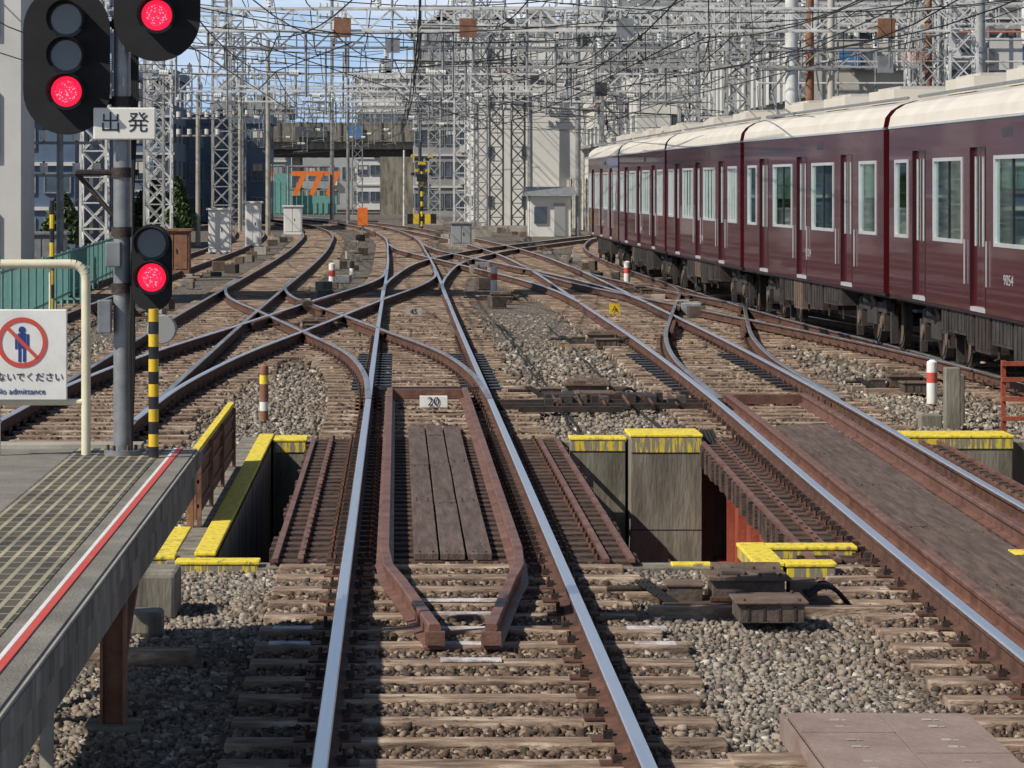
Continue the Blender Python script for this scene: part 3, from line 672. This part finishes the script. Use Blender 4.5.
        if ci in(1,3,4):
            yy=l0+(1.3 if ci!=4 else 13)
            for s in(-.5,.5):
                m.cyl((s,yy-.5,4.05),(s,yy+.6,4.6),.025,'lattice_grey',n=6); m.cyl((s,yy+.6,4.6),(s*.6,yy-.4,5.0),.02,'lattice_grey',n=6)
            m.cyl((-.8,yy-.4,5.02),(.8,yy-.4,5.02),.03,'lattice_grey',n=6); m.mm(-.6,.6,yy-.7,yy+.7,4.02,4.08,'lattice_grey')
        for yb in(l0+2.6,l1-2.6):
            for ax in(-1.05,1.05):
                m.cyl((-.80,yb+ax,.43),(.80,yb+ax,.43),.07,'under_gear',n=10)
                for s in(-1,1):
                    m.cyl((s*.70,yb+ax,.43),(s*.82,yb+ax,.43),.43,'under_gear',n=24); m.cyl((s*.82,yb+ax,.43),(s*.835,yb+ax,.43),.36,'under_brown',n=24)
                    m.box((s*1.0,yb+ax,.43),(.22,.3,.28),'under_gear'); m.cyl((s*1.11,yb+ax,.43),(s*1.14,yb+ax,.43),.11,'under_brown',n=14)
                    m.cyl((s*1.0,yb+ax,.57),(s*1.0,yb+ax,.78),.11,'under_gear',n=10)
            for s in(-1,1):
                m.box((s*1.02,yb,.66),(.14,2.5,.16),'under_gear'); m.box((s*1.02,yb,.50),(.16,.9,.26),'under_gear'); m.cyl((s*1.0,yb,.72),(s*1.0,yb,.98),.24,'black_matt',n=16)
                m.cyl((s*1.12,yb-.5,.7),(s*1.12,yb+.1,.92),.04,'under_brown',n=8); m.box((s*1.02,yb+1.55,.36),(.1,.12,.5),'under_gear'); m.box((s*1.02,yb-1.55,.36),(.1,.12,.5),'under_gear')
            m.box((0,yb,.7),(2.0,.5,.2),'under_gear')
        yy=l0+4.3
        while yy<l1-4.4:
            w=random.uniform(.5,1.5); w=min(w,l1-4.2-yy)
            for s in(-1,1):
                h=random.uniform(.32,.58); d=random.uniform(.5,.8); x_=sorted((s*(W-.08),s*(W-.08-d)))
                mt=random.choice(['under_gear','under_gear','under_gear','under_brown','steel_dark']) if s<0 else 'under_gear'
                m.mm(x_[0],x_[1],yy,yy+w-.08,.92-h,.92,mt)
                if s<0:
                    for i in range(int(w/.25)): m.mm(x_[0]-.012,x_[0],yy+.06+i*.25,yy+.2+i*.25,.92-h+.05,.86,mt)
                    m.cyl((x_[0]+.1,yy+w-.05,.35),(x_[0]+.1,yy+w-.05,.92),.02,'under_gear',n=5)
            yy+=w+.05
        m.mm(-W+.1,W-.1,l0,l1,.86,.948,'under_gear')
        m.box((0,l1+.1,.8),(.3,.5,.25),'under_gear')
        for s in(-.3,.3,.6,-.6): m.pipe([(s,l1-.05,1.0),(s,l1+.14,.55),(s,l1+.28,.5)],.03,'black_matt',6)
        o=m.build('carriage',tr); o.matrix_world=M
        t=text('9054' if ci==1 else '90%d4'%ci,(-W-.004,l0+L*(.375 if ci==1 else .46),1.42),.19,'aluminium',o,'fleet_number',rot=(math.pi/2,0,-math.pi/2)); t.scale=(1.7,1,1)
train()
# ------------------------------------------------------------ lattice towers, gantries, wires
def tower(m,x,y,h,w,matn='lattice_white',z0=-.2,r=None):
    r=r or .05; hw=w/2; n=max(2,int((h-z0)/(w*1.0)))
    cs=[(-hw,-hw),(hw,-hw),(hw,hw),(-hw,hw)]
    for a,b in cs: m.cyl((x+a,y+b,z0),(x+a,y+b,h),r,matn,n=4)
    dz=(h-z0)/n
    for i in range(n):
        a=z0+i*dz;b=a+dz
        for k in range(4):
            p,q=cs[k],cs[(k+1)%4]
            if i%2: p,q=q,p
            m.cyl((x+p[0],y+p[1],a),(x+q[0],y+q[1],b),r*.62,matn,n=4,caps=False)
            m.cyl((x+p[0],y+p[1],b),(x+q[0],y+q[1],a),r*.5,matn,n=4,caps=False)
            m.cyl((x+p[0],y+p[1],b),(x+q[0],y+q[1],b),r*.55,matn,n=4,caps=False)
    m.mm(x-hw-.2,x+hw+.2,y-hw-.2,y+hw+.2,z0-.1,z0+.35,'concrete')
def beam(m,x0,x1,y,z,hh,w,matn='lattice_white',r=.045):
    n=max(2,int(abs(x1-x0)/(hh*1.1)))
    for dy in(-w/2,w/2):
        for dz in(0,hh): m.cyl((x0,y+dy,z+dz),(x1,y+dy,z+dz),r,matn,n=4)
    for i in range(n):
        a=x0+(x1-x0)*i/n;b=x0+(x1-x0)*(i+1)/n
        for dy in(-w/2,w/2):
            m.cyl((a,y+dy,z if i%2 else z+hh),(b,y+dy,z+hh if i%2 else z),r*.6,matn,n=4,caps=False)
            m.cyl((a,y+dy,z),(a,y+dy,z+hh),r*.5,matn,n=4,caps=False)
        for dz in(0,hh): m.cyl((a,y-w/2,z+dz),(b,y+w/2,z+dz),r*.5,matn,n=4,caps=False)
def insul(m,p,d=(0,0,-1),L=.45):
    p=Vector(p);d=Vector(d).normalized()
    m.cyl(p,p+d*L,.03,'steel_dark',n=5)
    for i in range(4): q=p+d*(L*(.25+.18*i)); m.cyl(q-d*.03,q+d*.03,.10,'ceramic',n=8)
gan=[
 (100,[(-8.9,.75,'lattice_white'),(16.6,.8,'lattice_white')],[(-8.9,16.6,7.15,.65)],10.5,'lattice_white'),
 (112,[(11.2,.7,'lattice_mid'),(17.6,.8,'lattice_mid')],[(4.0,17.6,6.5,.55)],11,'lattice_mid'),
 (126,[(-9.0,.7,'lattice_mid'),(10.8,.7,'lattice_mid')],[(-9.0,10.8,7.7,.6)],11,'lattice_grey'),
 (136,[(-9.5,.95,'lattice_white'),(12.1,1.05,'lattice_white')],[(-9.5,12.1,6.35,.7),(1,24,9.0,.7)],12,'lattice_white'),
 (152,[(9.6,.8,'lattice_grey'),(20.5,.8,'lattice_mid')],[(9.6,20.5,8.0,.7),(2,20.5,9.7,.6)],12,'lattice_mid'),
 (167,[(-8.6,.9,'lattice_mid'),(3.2,.8,'lattice_white'),(16,.9,'lattice_white')],[(-8.6,16,6.7,.75),(3.2,24,9.6,.8)],12.5,'lattice_white'),
 (186,[(4.6,.7,'lattice_grey'),(11.5,.8,'lattice_mid')],[(1.0,24,8.3,.7),(3,24,10.9,.7)],13,'lattice_mid'),
 (205,[(-9.7,.8,'lattice_grey'),(6.0,.8,'lattice_dark'),(7.3,.8,'lattice_dark'),(19,.9,'lattice_mid')],[(-9.7,19,7.2,.8),(-1,19,9.3,.8)],12.5,'lattice_mid'),
 (222,[(4.9,.8,'lattice_grey'),(14,.8,'lattice_mid')],[(-3,22,8.6,.7),(2,22,12.0,.7)],13.5,'lattice_mid'),
 (238,[(-11,.8,'lattice_grey'),(2.6,.8,'lattice_mid'),(12,.8,'lattice_mid')],[(-11,12,7.6,.8),(2.6,30,10.8,.8)],13,'lattice_mid'),
 (275,[(-17,.8,'lattice_grey'),(-3.2,.8,'lattice_grey'),(9,.9,'lattice_grey')],[(-17,9,8,.8)],12,'lattice_grey'),
 (118,[(18.2,1.0,'lattice_white')],[(10,34,8.2,.7)],14,'lattice_white'),
]
for Yg,tws,bms,hh,bmat in gan:
    m=MB()
    for x,w,mt in tws: tower(m,x,Yg,hh,w,mt,r=.05 if Yg<150 else .06)
    for x0,x1,z,h2 in bms:
        beam(m,x0,x1,Yg,z,h2,.6,bmat,r=.045 if Yg<150 else .055)
        x=x0+1.2
        while x<x1-1:
            insul(m,(x,Yg,z+h2),(0,0,1)) if random.random()<.5 else insul(m,(x,Yg,z),(0,0,-1))
            if random.random()<.35: m.cyl((x+.4,Yg,z-1.1),(x+.4,Yg,z+h2+.9),.04,'lattice_grey',n=5)
            if random.random()<.12: m.mm(x,x+.5,Yg-.5,Yg-.32,z-.2,z+.35,random.choice(['lattice_dark','steel_grey','rust_brown','lattice_grey']))
            x+=random.uniform(1.2,2.6)
    zb_=bms[0][2]
    for k in('A','B','C','D','A1','CA','E'):
        f,y0,y1,_,_=TR[k]
        if y0<=Yg<=y1:
            x=float(f(Yg))
            if bms[0][0]<x<bms[0][1]:
                m.cyl((x+.9,Yg,zb_),(x+.9,Yg,5.2),.04,'lattice_grey',n=6); m.cyl((x+.9,Yg,5.9),(x-.2,Yg,5.95),.025,'lattice_grey',n=6); m.cyl((x+.9,Yg,5.35),(x+.1,Yg,5.22),.02,'lattice_grey',n=6)
                insul(m,(x+.75,Yg,5.9),(-1,0,.05),.4)
    for x,w,mt in tws:
        for z in(hh-.4,hh-1.6):
            m.cyl((x-1.3,Yg,z),(x+1.3,Yg,z),.05,mt,n=4)
            for q in(-1.2,1.2): insul(m,(x+q,Yg,z),(0,0,1),.35)
    m.build('catenary_gantry')
wm=MB()
def wire(p0,p1,sag,r=.014,n=6):
    p0=Vector(p0);p1=Vector(p1); pr=p0
    for i in range(1,n+1):
        t=i/n; q=p0.lerp(p1,t); q.z-=sag*4*t*(1-t); wm.cyl(pr,q,r,'wire',n=3,caps=False); pr=q
Ys=[12,55,100,136,167,205,238,275,312]
for k in('A','B','C','D'):
    f,y0,y1,_,_=TR[k]
    for a,c in zip(Ys[:-1],Ys[1:]):
        if a<y0 or c>y1 or a<50: continue
        xa,xc=float(f(a)),float(f(c))
        wire((xa,a,5.1),(xc,c,5.1),.0,.015,2); wire((xa,a,5.95),(xc,c,5.95),.45,.017,8)
        for i in range(1,8):
            t=i/8; x=xa+(xc-xa)*t; wm.cyl((x,a+(c-a)*t,5.1),(x,a+(c-a)*t,5.95-.45*4*t*(1-t)),.010,'wire',n=3,caps=False)
for k in('A1','CA','E','AB','BA','CD','DC'):
    f,y0,y1,_,_=TR[k]; a=max(y0,60)
    while a+15<y1: wire((float(f(a)),a,5.15),(float(f(a+15)),a+15,5.15),0,.014,2); wire((float(f(a)),a,5.9),(float(f(a+15)),a+15,5.9),.2,.016,5); a+=15
gy=[60,100,136,167,205,238,275]
for x0,x1,z in((-9.8,-18,10.1),(-8.0,-17,10.2),(-10,-18,8.9),(-7.6,-16,8.9),(-6,-12,8.2),(2.2,1.8,12),(4.2,3.4,12),(2.3,2,10.9),(4.3,3.6,10.9),(12,10,8.3),(13.5,10,11),(15.5,12,9.8),(17.5,12,10.0),(6,7,11.9),(9,9,9.6),(-2,-5,7.9),(0,-4,8.1),(7,6,7.7),(18,12,12.4),(20,14,12.2),(-4,-9,9.3),(-3.2,-8,9.4),(1,-2,9.9),(5.2,4,9.0),(8,8,8.6),(10.4,9,7.3),(14.2,11,7.8),(19,13,9.0),(21,14,8.4),(3.2,2,7.4),(11.2,10,6.8),(6.6,6,8.2),(13,12,6.9)):
    for a,c in zip(gy[:-1],gy[1:]):
        ta,tc_=(a-60)/215,(c-60)/215
        wire((x0+(x1-x0)*ta,a,z),(x0+(x1-x0)*tc_,c,z+random.uniform(-.1,.1)),random.uniform(.3,.8),.020,6)
for Yg in(92,98,105,112,116,120,128,133,143,150,158,163,173,180,192,198,212,220,230,246,255,262):
    z=random.uniform(6.0,11.5); x0,x1=random.choice(((-11,18),(-9,6),(0,22),(4,24)))
    wire((x0,Yg,z),(x1,Yg+random.uniform(-8,8),z+random.uniform(-2.0,2.0)),.9,.019,8)
    wire((x0,Yg,z-1.2),(x1,Yg,z-1.0+random.uniform(-1,1)),.5,.017,6)
    for i in range(5):
        xx=random.uniform(x0,x1); wm.cyl((xx,Yg,z-.5),(xx+random.uniform(-.3,.3),Yg,z-2.0),.014,'wire',n=3,caps=False)
wm.build('overhead_wires')
def pole(u,base_v,top_v,r=.12,matn='steel_grey',arm=None,name='utility_pole'):
    Y=(H+.2)*F/(base_v-184); x=(u-397)/F*Y; z1=H+(184-top_v)/F*Y; m=MB(); m.cyl((x,Y,-.2),(x,Y,z1),r,matn,r1=r*.8,n=10)
    if arm=='lamp': m.cyl((x-.8,Y,z1),(x+.8,Y,z1),.05,matn,n=6); m.box((x-.7,Y,z1-.05),(.7,.3,.12),matn); m.box((x+.7,Y,z1-.05),(.7,.3,.12),matn)
    if arm=='x':
        for q in(.5,1.3,2.1): m.cyl((x-1,Y,z1-q),(x+1,Y,z1-q),.05,matn,n=4); [insul(m,(x+e,Y,z1-q),(0,0,1),.35) for e in(-.9,-.4,.4,.9)]
        if random.random()<.5: m.cyl((x+.35,Y,z1-3.6),(x+.35,Y,z1-2.7),.28,'wall_grey',n=12)
    m.build(name,smooth=False)
pole(348,226,42,.12,'lattice_grey','lamp','lamp_post'); pole(268,236,40,.14,'concrete',"x"); pole(578,236,-20,.16,'lattice_grey','x'); pole(332,222,-10,.16,'lattice_grey','x')
pole(130,250,60,.14,'concrete','x'); pole(420,228,-10,.12,'lattice_dark','x'); pole(240,232,80,.12,'concrete','x'); pole(198,246,90,.12,'concrete','x'); pole(605,232,-20,.15,'lattice_white','x')
pole(404,226,150,.08,'lattice_white'); pole(60,300,90,.10,'lattice_grey','x'); pole(640,236,20,.15,'lattice_dark','x'); pole(530,226,60,.2,'lattice_grey','x')
m=MB()
for i in range(90):
    y=random.uniform(70,200); x=random.choice([-1.75,2.5,-5.6,6.4])+random.uniform(-.4,.4)
    h=random.uniform(.10,.32); m.box((x,y,-.2+h/2),(random.uniform(.2,.5),random.uniform(.2,.6),h),random.choice(['machine','under_gear','concrete_stained','under_brown','steel_grey','concrete']),rz=random.uniform(-.3,.3))
m.build('trackside_equipment',bevel=.01)
# ------------------------------------------------------------ buildings
def building(name,x0,x1,y0,y1,h,wall,floors,bays,ww=.55,wh=.5,z0=-.3,roof=True,win='win_dark',bands=False,sides=True):
    e=empty(name); m=MB(); m.mm(x0,x1,y0,y1,z0,h,wall); m.build('walls',e)
    m=MB(); fh=(h-z0)/floors; bw=(x1-x0)/bays
    for i in range(floors):
        for j in range(bays):
            if random.random()<.06: continue
            cx=x0+(j+.5)*bw; cz=z0+(i+.52)*fh; w=bw*ww; q=fh*wh
            m.mm(cx-w/2,cx+w/2,y0-.03,y0-.01,cz-q/2,cz+q/2,win)
            t=.06
            m.mm(cx-w/2-t,cx-w/2,y0-.07,y0+.0,cz-q/2-t,cz+q/2+t,'lattice_grey');m.mm(cx+w/2,cx+w/2+t,y0-.07,y0,cz-q/2-t,cz+q/2+t,'lattice_grey')
            m.mm(cx-w/2,cx+w/2,y0-.10,y0,cz-q/2-t,cz-q/2,'lattice_grey'); m.mm(cx-w/2,cx+w/2,y0-.08,y0,cz+q/2,cz+q/2+t,'lattice_grey'); m.mm(cx-.03,cx+.03,y0-.06,y0-.031,cz-q/2,cz+q/2,'lattice_grey')
            if random.random()<.3: m.mm(cx-w/2+.1,cx+w/2-.1,y0-.035,y0-.031,cz+q/2-q*random.uniform(.2,.7),cz+q/2-.02,random.choice(['concrete_pale','wall_beige','wall_grey']))
            if random.random()<.15: m.mm(cx-w/2,cx-w/2+.7,y0-.5,y0-.11,cz-q/2-.7,cz-q/2-.1,'concrete_pale')
        if bands: m.mm(x0-.12,x1+.12,y0-.14,y0-.0,z0+(i+1)*fh-.18,z0+(i+1)*fh-.02,'concrete_pale')
        if sides:
            nb=max(1,int((y1-y0)/4)); bl=(y1-y0)/nb
            for j in range(nb):
                cy=y0+(j+.5)*bl; cz=z0+(i+.52)*fh
                for xs_,a in((x0,-1),(x1,1)):
                    p,q2=sorted((xs_+a*.01,xs_+a*.03)); m.mm(p,q2,cy-1.0,cy+1.0,cz-fh*wh/2,cz+fh*wh/2,win)
    m.build('windows',e)
    if roof:
        m=MB(); t=.25
        for a in((x0-t,x1+t,y0-t,y0+.05),(x0-t,x1+t,y1-.05,y1+t),(x0-t,x0+.05,y0+.05,y1-.05),(x1-.05,x1+t,y0+.05,y1-.05)): m.mm(*a,h-.1,h+.55,wall)
        for i in range(4):
            xx=random.uniform(x0+.5,x1-1.5); m.mm(xx,xx+random.uniform(.8,2),y0+1,y0+3,h+.001,h+random.uniform(.8,1.8),'wall_grey')
        m.cyl((x0+1,y0+2,h),(x0+1,y0+2,h+3),.05,'lattice_grey',n=5); m.build('roof',e)
building('tower_block',-16,-8.85,80,83,14,'concrete_pale',5,4,.35,.5,sides=False)
building('office_building',-22,-14.2,150,165,5.6,'wall_bluegrey',3,5,.7,.4,bands=True)
building('apartment_block',-30,-17.5,205,225,13.5,'wall_bluegrey',6,8,.6,.45,bands=True)
building('apartment_block',-22,-15.5,235,250,10.0,'wall_bluegrey',4,4,.6,.5,bands=True)
building('shop_building',-15.5,-9.5,250,262,7.2,'wall_bluegrey',3,4,.6,.5)
building('office_building',-19,-11.5,350,370,10.5,'wall_grey',4,5,.7,.5,bands=True)
building('office_building',-12,-4,400,420,8,'wall_grey',3,6,.6,.5)
building('office_building',-4.5,4,380,400,14.5,'wall_white',5,6,.8,.35,bands=True)
building('station_building',5.2,14.5,232,262,13.2,'wall_white',4,4,.12,.2,bands=False)
building('office_building',15,27,238,262,22,'wall_grey',6,7,.7,.4,bands=True)
building('warehouse',12.4,24,176,226,7.6,'concrete_pale',2,8,.5,.25,bands=True)
building('office_building',1.5,8,300,320,16.5,'wall_grey',6,5,.8,.45,bands=True)
building('industrial_building',20,34,150,172,10.4,'wall_dark',3,8,.75,.4,bands=True)
building('office_building',30,60,190,215,20,'wall_beige',6,12,.7,.45,bands=True)
e=empty('signal_hut'); m=MB(); m.mm(7.3,9.5,186,190,-.3,2.0,'wall_white'); m.mm(7.5,8.2,185.9,185.99,.5,1.4,'win_dark'); m.mm(8.6,9.2,185.9,185.99,-.2,1.6,'wall_grey'); m.build('walls',e)
m=MB(); m.add([(7.0,185.6,2.0),(9.8,185.6,2.0),(9.8,190.4,2.0),(7.0,190.4,2.0),(7.0,188,2.5),(9.8,188,2.5)],[(0,1,5,4),(2,3,4,5),(0,4,3),(1,2,5),(0,3,2,1)],'lattice_grey'); m.build('roof',e)
e=empty('railway_viaduct'); m=MB()
m.mm(15.5,30,128,330,5.6,6.7,'concrete'); m.mm(15.2,15.5,128,330,5.9,8.1,'concrete_pale'); m.mm(15.49,19.5,127.8,128,5.4,8.0,'wall_beige'); m.mm(19.5,30,127.8,128,5.4,6.9,'wall_grey')
for yy in np.arange(132,330,12):
    for xx in(16.5,22,28): m.mm(xx-.6,xx+.6,yy-.6,yy+.6,-.3,5.6,'concrete')
    m.mm(15.8,29.5,yy-.7,yy+.7,4.7,5.598,'concrete')
for yy in np.arange(130,330,2): m.mm(15.1,15.2,yy,yy+.12,5.8,8.15,'wall_grey')
m.build('deck',e)
m=MB()
for yy in np.arange(130,200,9):
    for xx in(16,20,24,28):
        m.cyl((xx,yy,8.0),(xx,yy,13),.14,'lattice_white',n=8)
    for z in(9.4,11.0,12.6): m.mm(15.6,28.4,yy-.1,yy+.1,z,z+.25,'lattice_mid')
    for xx in(16,20,24):
        m.cyl((xx,yy,8),(xx+4,yy,12.6),.06,'lattice_white',n=4)
for xx in(16,20,24,28):
    for z in(9.4,11.0,12.6): m.mm(xx-.1,xx+.1,130,194,z+.251,z+.4,'lattice_grey')
for xx in np.arange(13.6,30,1.4): m.cyl((xx,126.5,5.2),(xx,126.5,12.5),.04,'lattice_grey',n=5)
for z in np.arange(6.4,12.5,.8): m.cyl((13.4,126.4,z),(30,126.4,z),.035,'lattice_white',n=5)
m.cyl((13.4,126.2,8.3),(30,126.2,8.3),.03,'orange',n=5)
m.cyl((20,121,7.2),(17.5,121,11.5),.16,'lattice_white',n=8)
for xx in np.arange(17,30,1.7): m.mm(xx,xx+random.uniform(.5,1.3),127,127.7,6.9,6.9+random.uniform(.5,1.8),random.choice(['wall_grey','wall_dark','lattice_white','wall_brown','win_dark','concrete_pale']))
for xx,mt in((16.4,'blue_sheet'),(19.0,'orange'),(23.4,'blue_sheet'),(21.4,'wall_dark')): m.mm(xx,xx+.9,126.9,126.98,7.1,7.7,mt)
for xx in np.arange(15.6,30,2.2): m.mm(xx,xx+2.0,133,133.3,9.7,random.uniform(10.2,10.9),random.choice(['wall_dark','wall_grey','wall_dark','lattice_grey']))
m.build('steel_frame',e)
# station canopy over the far platform behind the train
e=empty('station_canopy'); m=MB()
m.add([(11.9,140,4.9),(15.0,140,4.4),(15.0,225,4.4),(11.9,225,4.9),(11.9,140,5.1),(15.0,140,4.6),(15.0,225,4.6),(11.9,225,5.1)],[(0,3,2,1),(4,5,6,7),(0,1,5,4),(1,2,6,5),(2,3,7,6),(3,0,4,7)],'wall_grey')
for yy in np.arange(142,225,8):
    m.cyl((13.3,yy,-.2),(13.3,yy,4.7),.13,'lattice_mid',n=8); m.cyl((13.3,yy,3.7),(12.1,yy,4.8),.06,'lattice_mid',n=5)
m.mm(12.2,14.8,139.8,139.95,3.5,4.2,'blue_sheet'); m.mm(12.3,12.9,139.75,139.8,3.6,4.1,'white_paint')
m.build('roof_and_columns',e)
m=MB()
for xx,rr,mt in((13.0,.22,'lattice_white'),(13.6,.14,'rust_brown'),(14.3,.12,'wall_beige'),(17.5,.12,'rust_brown'),(19.2,.18,'lattice_mid')):
    m.cyl((xx,112,-.2),(xx,112,9.4),rr,mt,n=14)
    for z in(3,5,7,9): m.cyl((xx,112,z),(xx,112,z+.15),rr*1.25,'steel_grey',n=14)
m.build('service_pipes',smooth=True)
m=MB(); m.mm(11.6,11.8,60,232,-.3,2.9,'concrete_pale')
for yy in np.arange(60,232,3): m.mm(11.5,11.6,yy,yy+.2,-.3,3.0,'concrete')
m.build('boundary_wall')
e=empty('road_overbridge'); m=MB()
m.mm(-30,4.2,318,330,5.9,7.0,'concrete_stained'); m.mm(-30,4.2,317.6,317.99,6.6,8.4,'concrete_stained')
for xx in np.arange(-30,4,1.9): m.mm(xx,xx+.12,317.5,317.6,6.55,8.45,'wall_dark')
for z in(5.2,): 
    for yy in(318.5,321,324,327): m.mm(-30,4.2,yy,yy+.3,z,5.9,'steel_dark')
m.mm(-1.6,4.2,318,330,-.3,5.2,'concrete_stained'); m.mm(-22,-18.0,318,330,-.3,5.2,'concrete_stained'); m.mm(-9.9,-9.1,320,328,-.3,5.2,'concrete'); 
for xx in np.arange(-30,4,1.5): m.cyl((xx,317.8,8.4),(xx,317.8,9.3),.05,'lattice_grey',n=4)
m.cyl((-30,317.8,9.3),(4.2,317.8,9.3),.05,'lattice_grey',n=4)
m.mm(-9.5,-6.5,317.3,317.4,7.0,8.0,'wall_dark'); m.mm(-4.5,-3.2,317.3,317.4,6.9,8.1,'blue_sheet')
m.build('deck',e)
def tree(x,y,h,r):
    e=empty('pine_tree'); m=MB(); m.cyl((x,y,-.3),(x,y,h*.8),.14,'bark',r1=.04,n=8)
    for i in range(10):
        t=random.uniform(0,6.28); z=h*random.uniform(.25,.75); m.cyl((x,y,z),(x+r*.7*math.cos(t),y+r*.7*math.sin(t),z+.5),.04,'bark',r1=.015,n=5)
    m.build('trunk',e); m=MB()
    for i in range(2600):
        z=random.random(); rr=r*(1-z)**.7*random.uniform(.3,1.05); t=random.uniform(0,6.28); c=Vector((x+rr*math.cos(t),y+rr*math.sin(t),h*.2+z*h*.85))
        a=Vector((random.uniform(-1,1),random.uniform(-1,1),random.uniform(-1,1))).normalized()*.13; b=Vector((random.uniform(-1,1),random.uniform(-1,1),random.uniform(-1,1))).normalized()*.10
        m.add([c-a,c+b,c+a,c-b],[(0,1,2,3)],'leaf')
    m.build('foliage',e)
tree(-9.8,152,2.8,.9); tree(-11.5,160,3.0,1.2); tree(-12.6,128,2.2,1.0)
# ------------------------------------------------------------ light and sky
el,az=math.radians(42),math.radians(242)
d=Vector((math.sin(az)*math.cos(el),math.cos(az)*math.cos(el),math.sin(el)))
L=bpy.data.lights.new('sun','SUN'); L.energy=5.0; L.angle=math.radians(.5); L.color=(1,.93,.81)
lo=bpy.data.objects.new('sun',L); scene.collection.objects.link(lo); lo.rotation_euler=(-d).to_track_quat('-Z','Y').to_euler()
w=bpy.data.worlds.new('World'); scene.world=w; w.use_nodes=True; nt=w.node_tree; bg=nt.nodes['Background']
sk=nt.nodes.new('ShaderNodeTexSky'); sk.sky_type='NISHITA'; sk.sun_disc=False; sk.sun_elevation=el; sk.sun_rotation=az; sk.air_density=1.0; sk.dust_density=0.5; sk.ozone_density=2.5
tc=nt.nodes.new('ShaderNodeTexCoord'); mp=nt.nodes.new('ShaderNodeMapping'); mp.inputs['Scale'].default_value=(1,1,3.0); nt.links.new(tc.outputs['Generated'],mp.inputs['Vector'])
n=nt.nodes.new('ShaderNodeTexNoise'); n.inputs['Scale'].default_value=14; n.inputs['Detail'].default_value=8; nt.links.new(mp.outputs['Vector'],n.inputs['Vector'])
r=ramp(nt,[(.45,(7.2,10.4,15.0)),(.62,(14,15,16.5))]); nt.links.new(n.outputs['Fac'],r.inputs['Fac'])
# haze and cloud bank hugging the horizon, fading out upward
sx=nt.nodes.new('ShaderNodeSeparateXYZ'); nt.links.new(tc.outputs['Generated'],sx.inputs['Vector'])
mr=nt.nodes.new('ShaderNodeMapRange'); mr.inputs['From Min'].default_value=.10; mr.inputs['From Max'].default_value=.42; mr.inputs['To Min'].default_value=.9; mr.inputs['To Max'].default_value=0.0; nt.links.new(sx.outputs['Z'],mr.inputs['Value'])
mx=nt.nodes.new('ShaderNodeMix'); mx.data_type='RGBA'; nt.links.new(mr.outputs['Result'],mx.inputs['Factor']); nt.links.new(sk.outputs['Color'],mx.inputs['A']); nt.links.new(r.outputs['Color'],mx.inputs['B'])
nt.links.new(mx.outputs['Result'],bg.inputs['Color']); bg.inputs['Strength'].default_value=.062
# ------------------------------------------------------------ camera (level, with lens shift, verticals stay vertical)
cam=bpy.data.cameras.new('camera'); cam.sensor_width=36; cam.lens=F*36/1024; cam.clip_end=6000; cam.clip_start=.1
cam.shift_x=115/1024; cam.shift_y=-200/1024
co=bpy.data.objects.new('camera',cam); scene.collection.objects.link(co); co.location=(0,0,H)
co.rotation_euler=(math.pi/2,0,0); scene.camera=co
scene.view_settings.view_transform='Standard'; scene.view_settings.look='None'; scene.view_settings.exposure=0
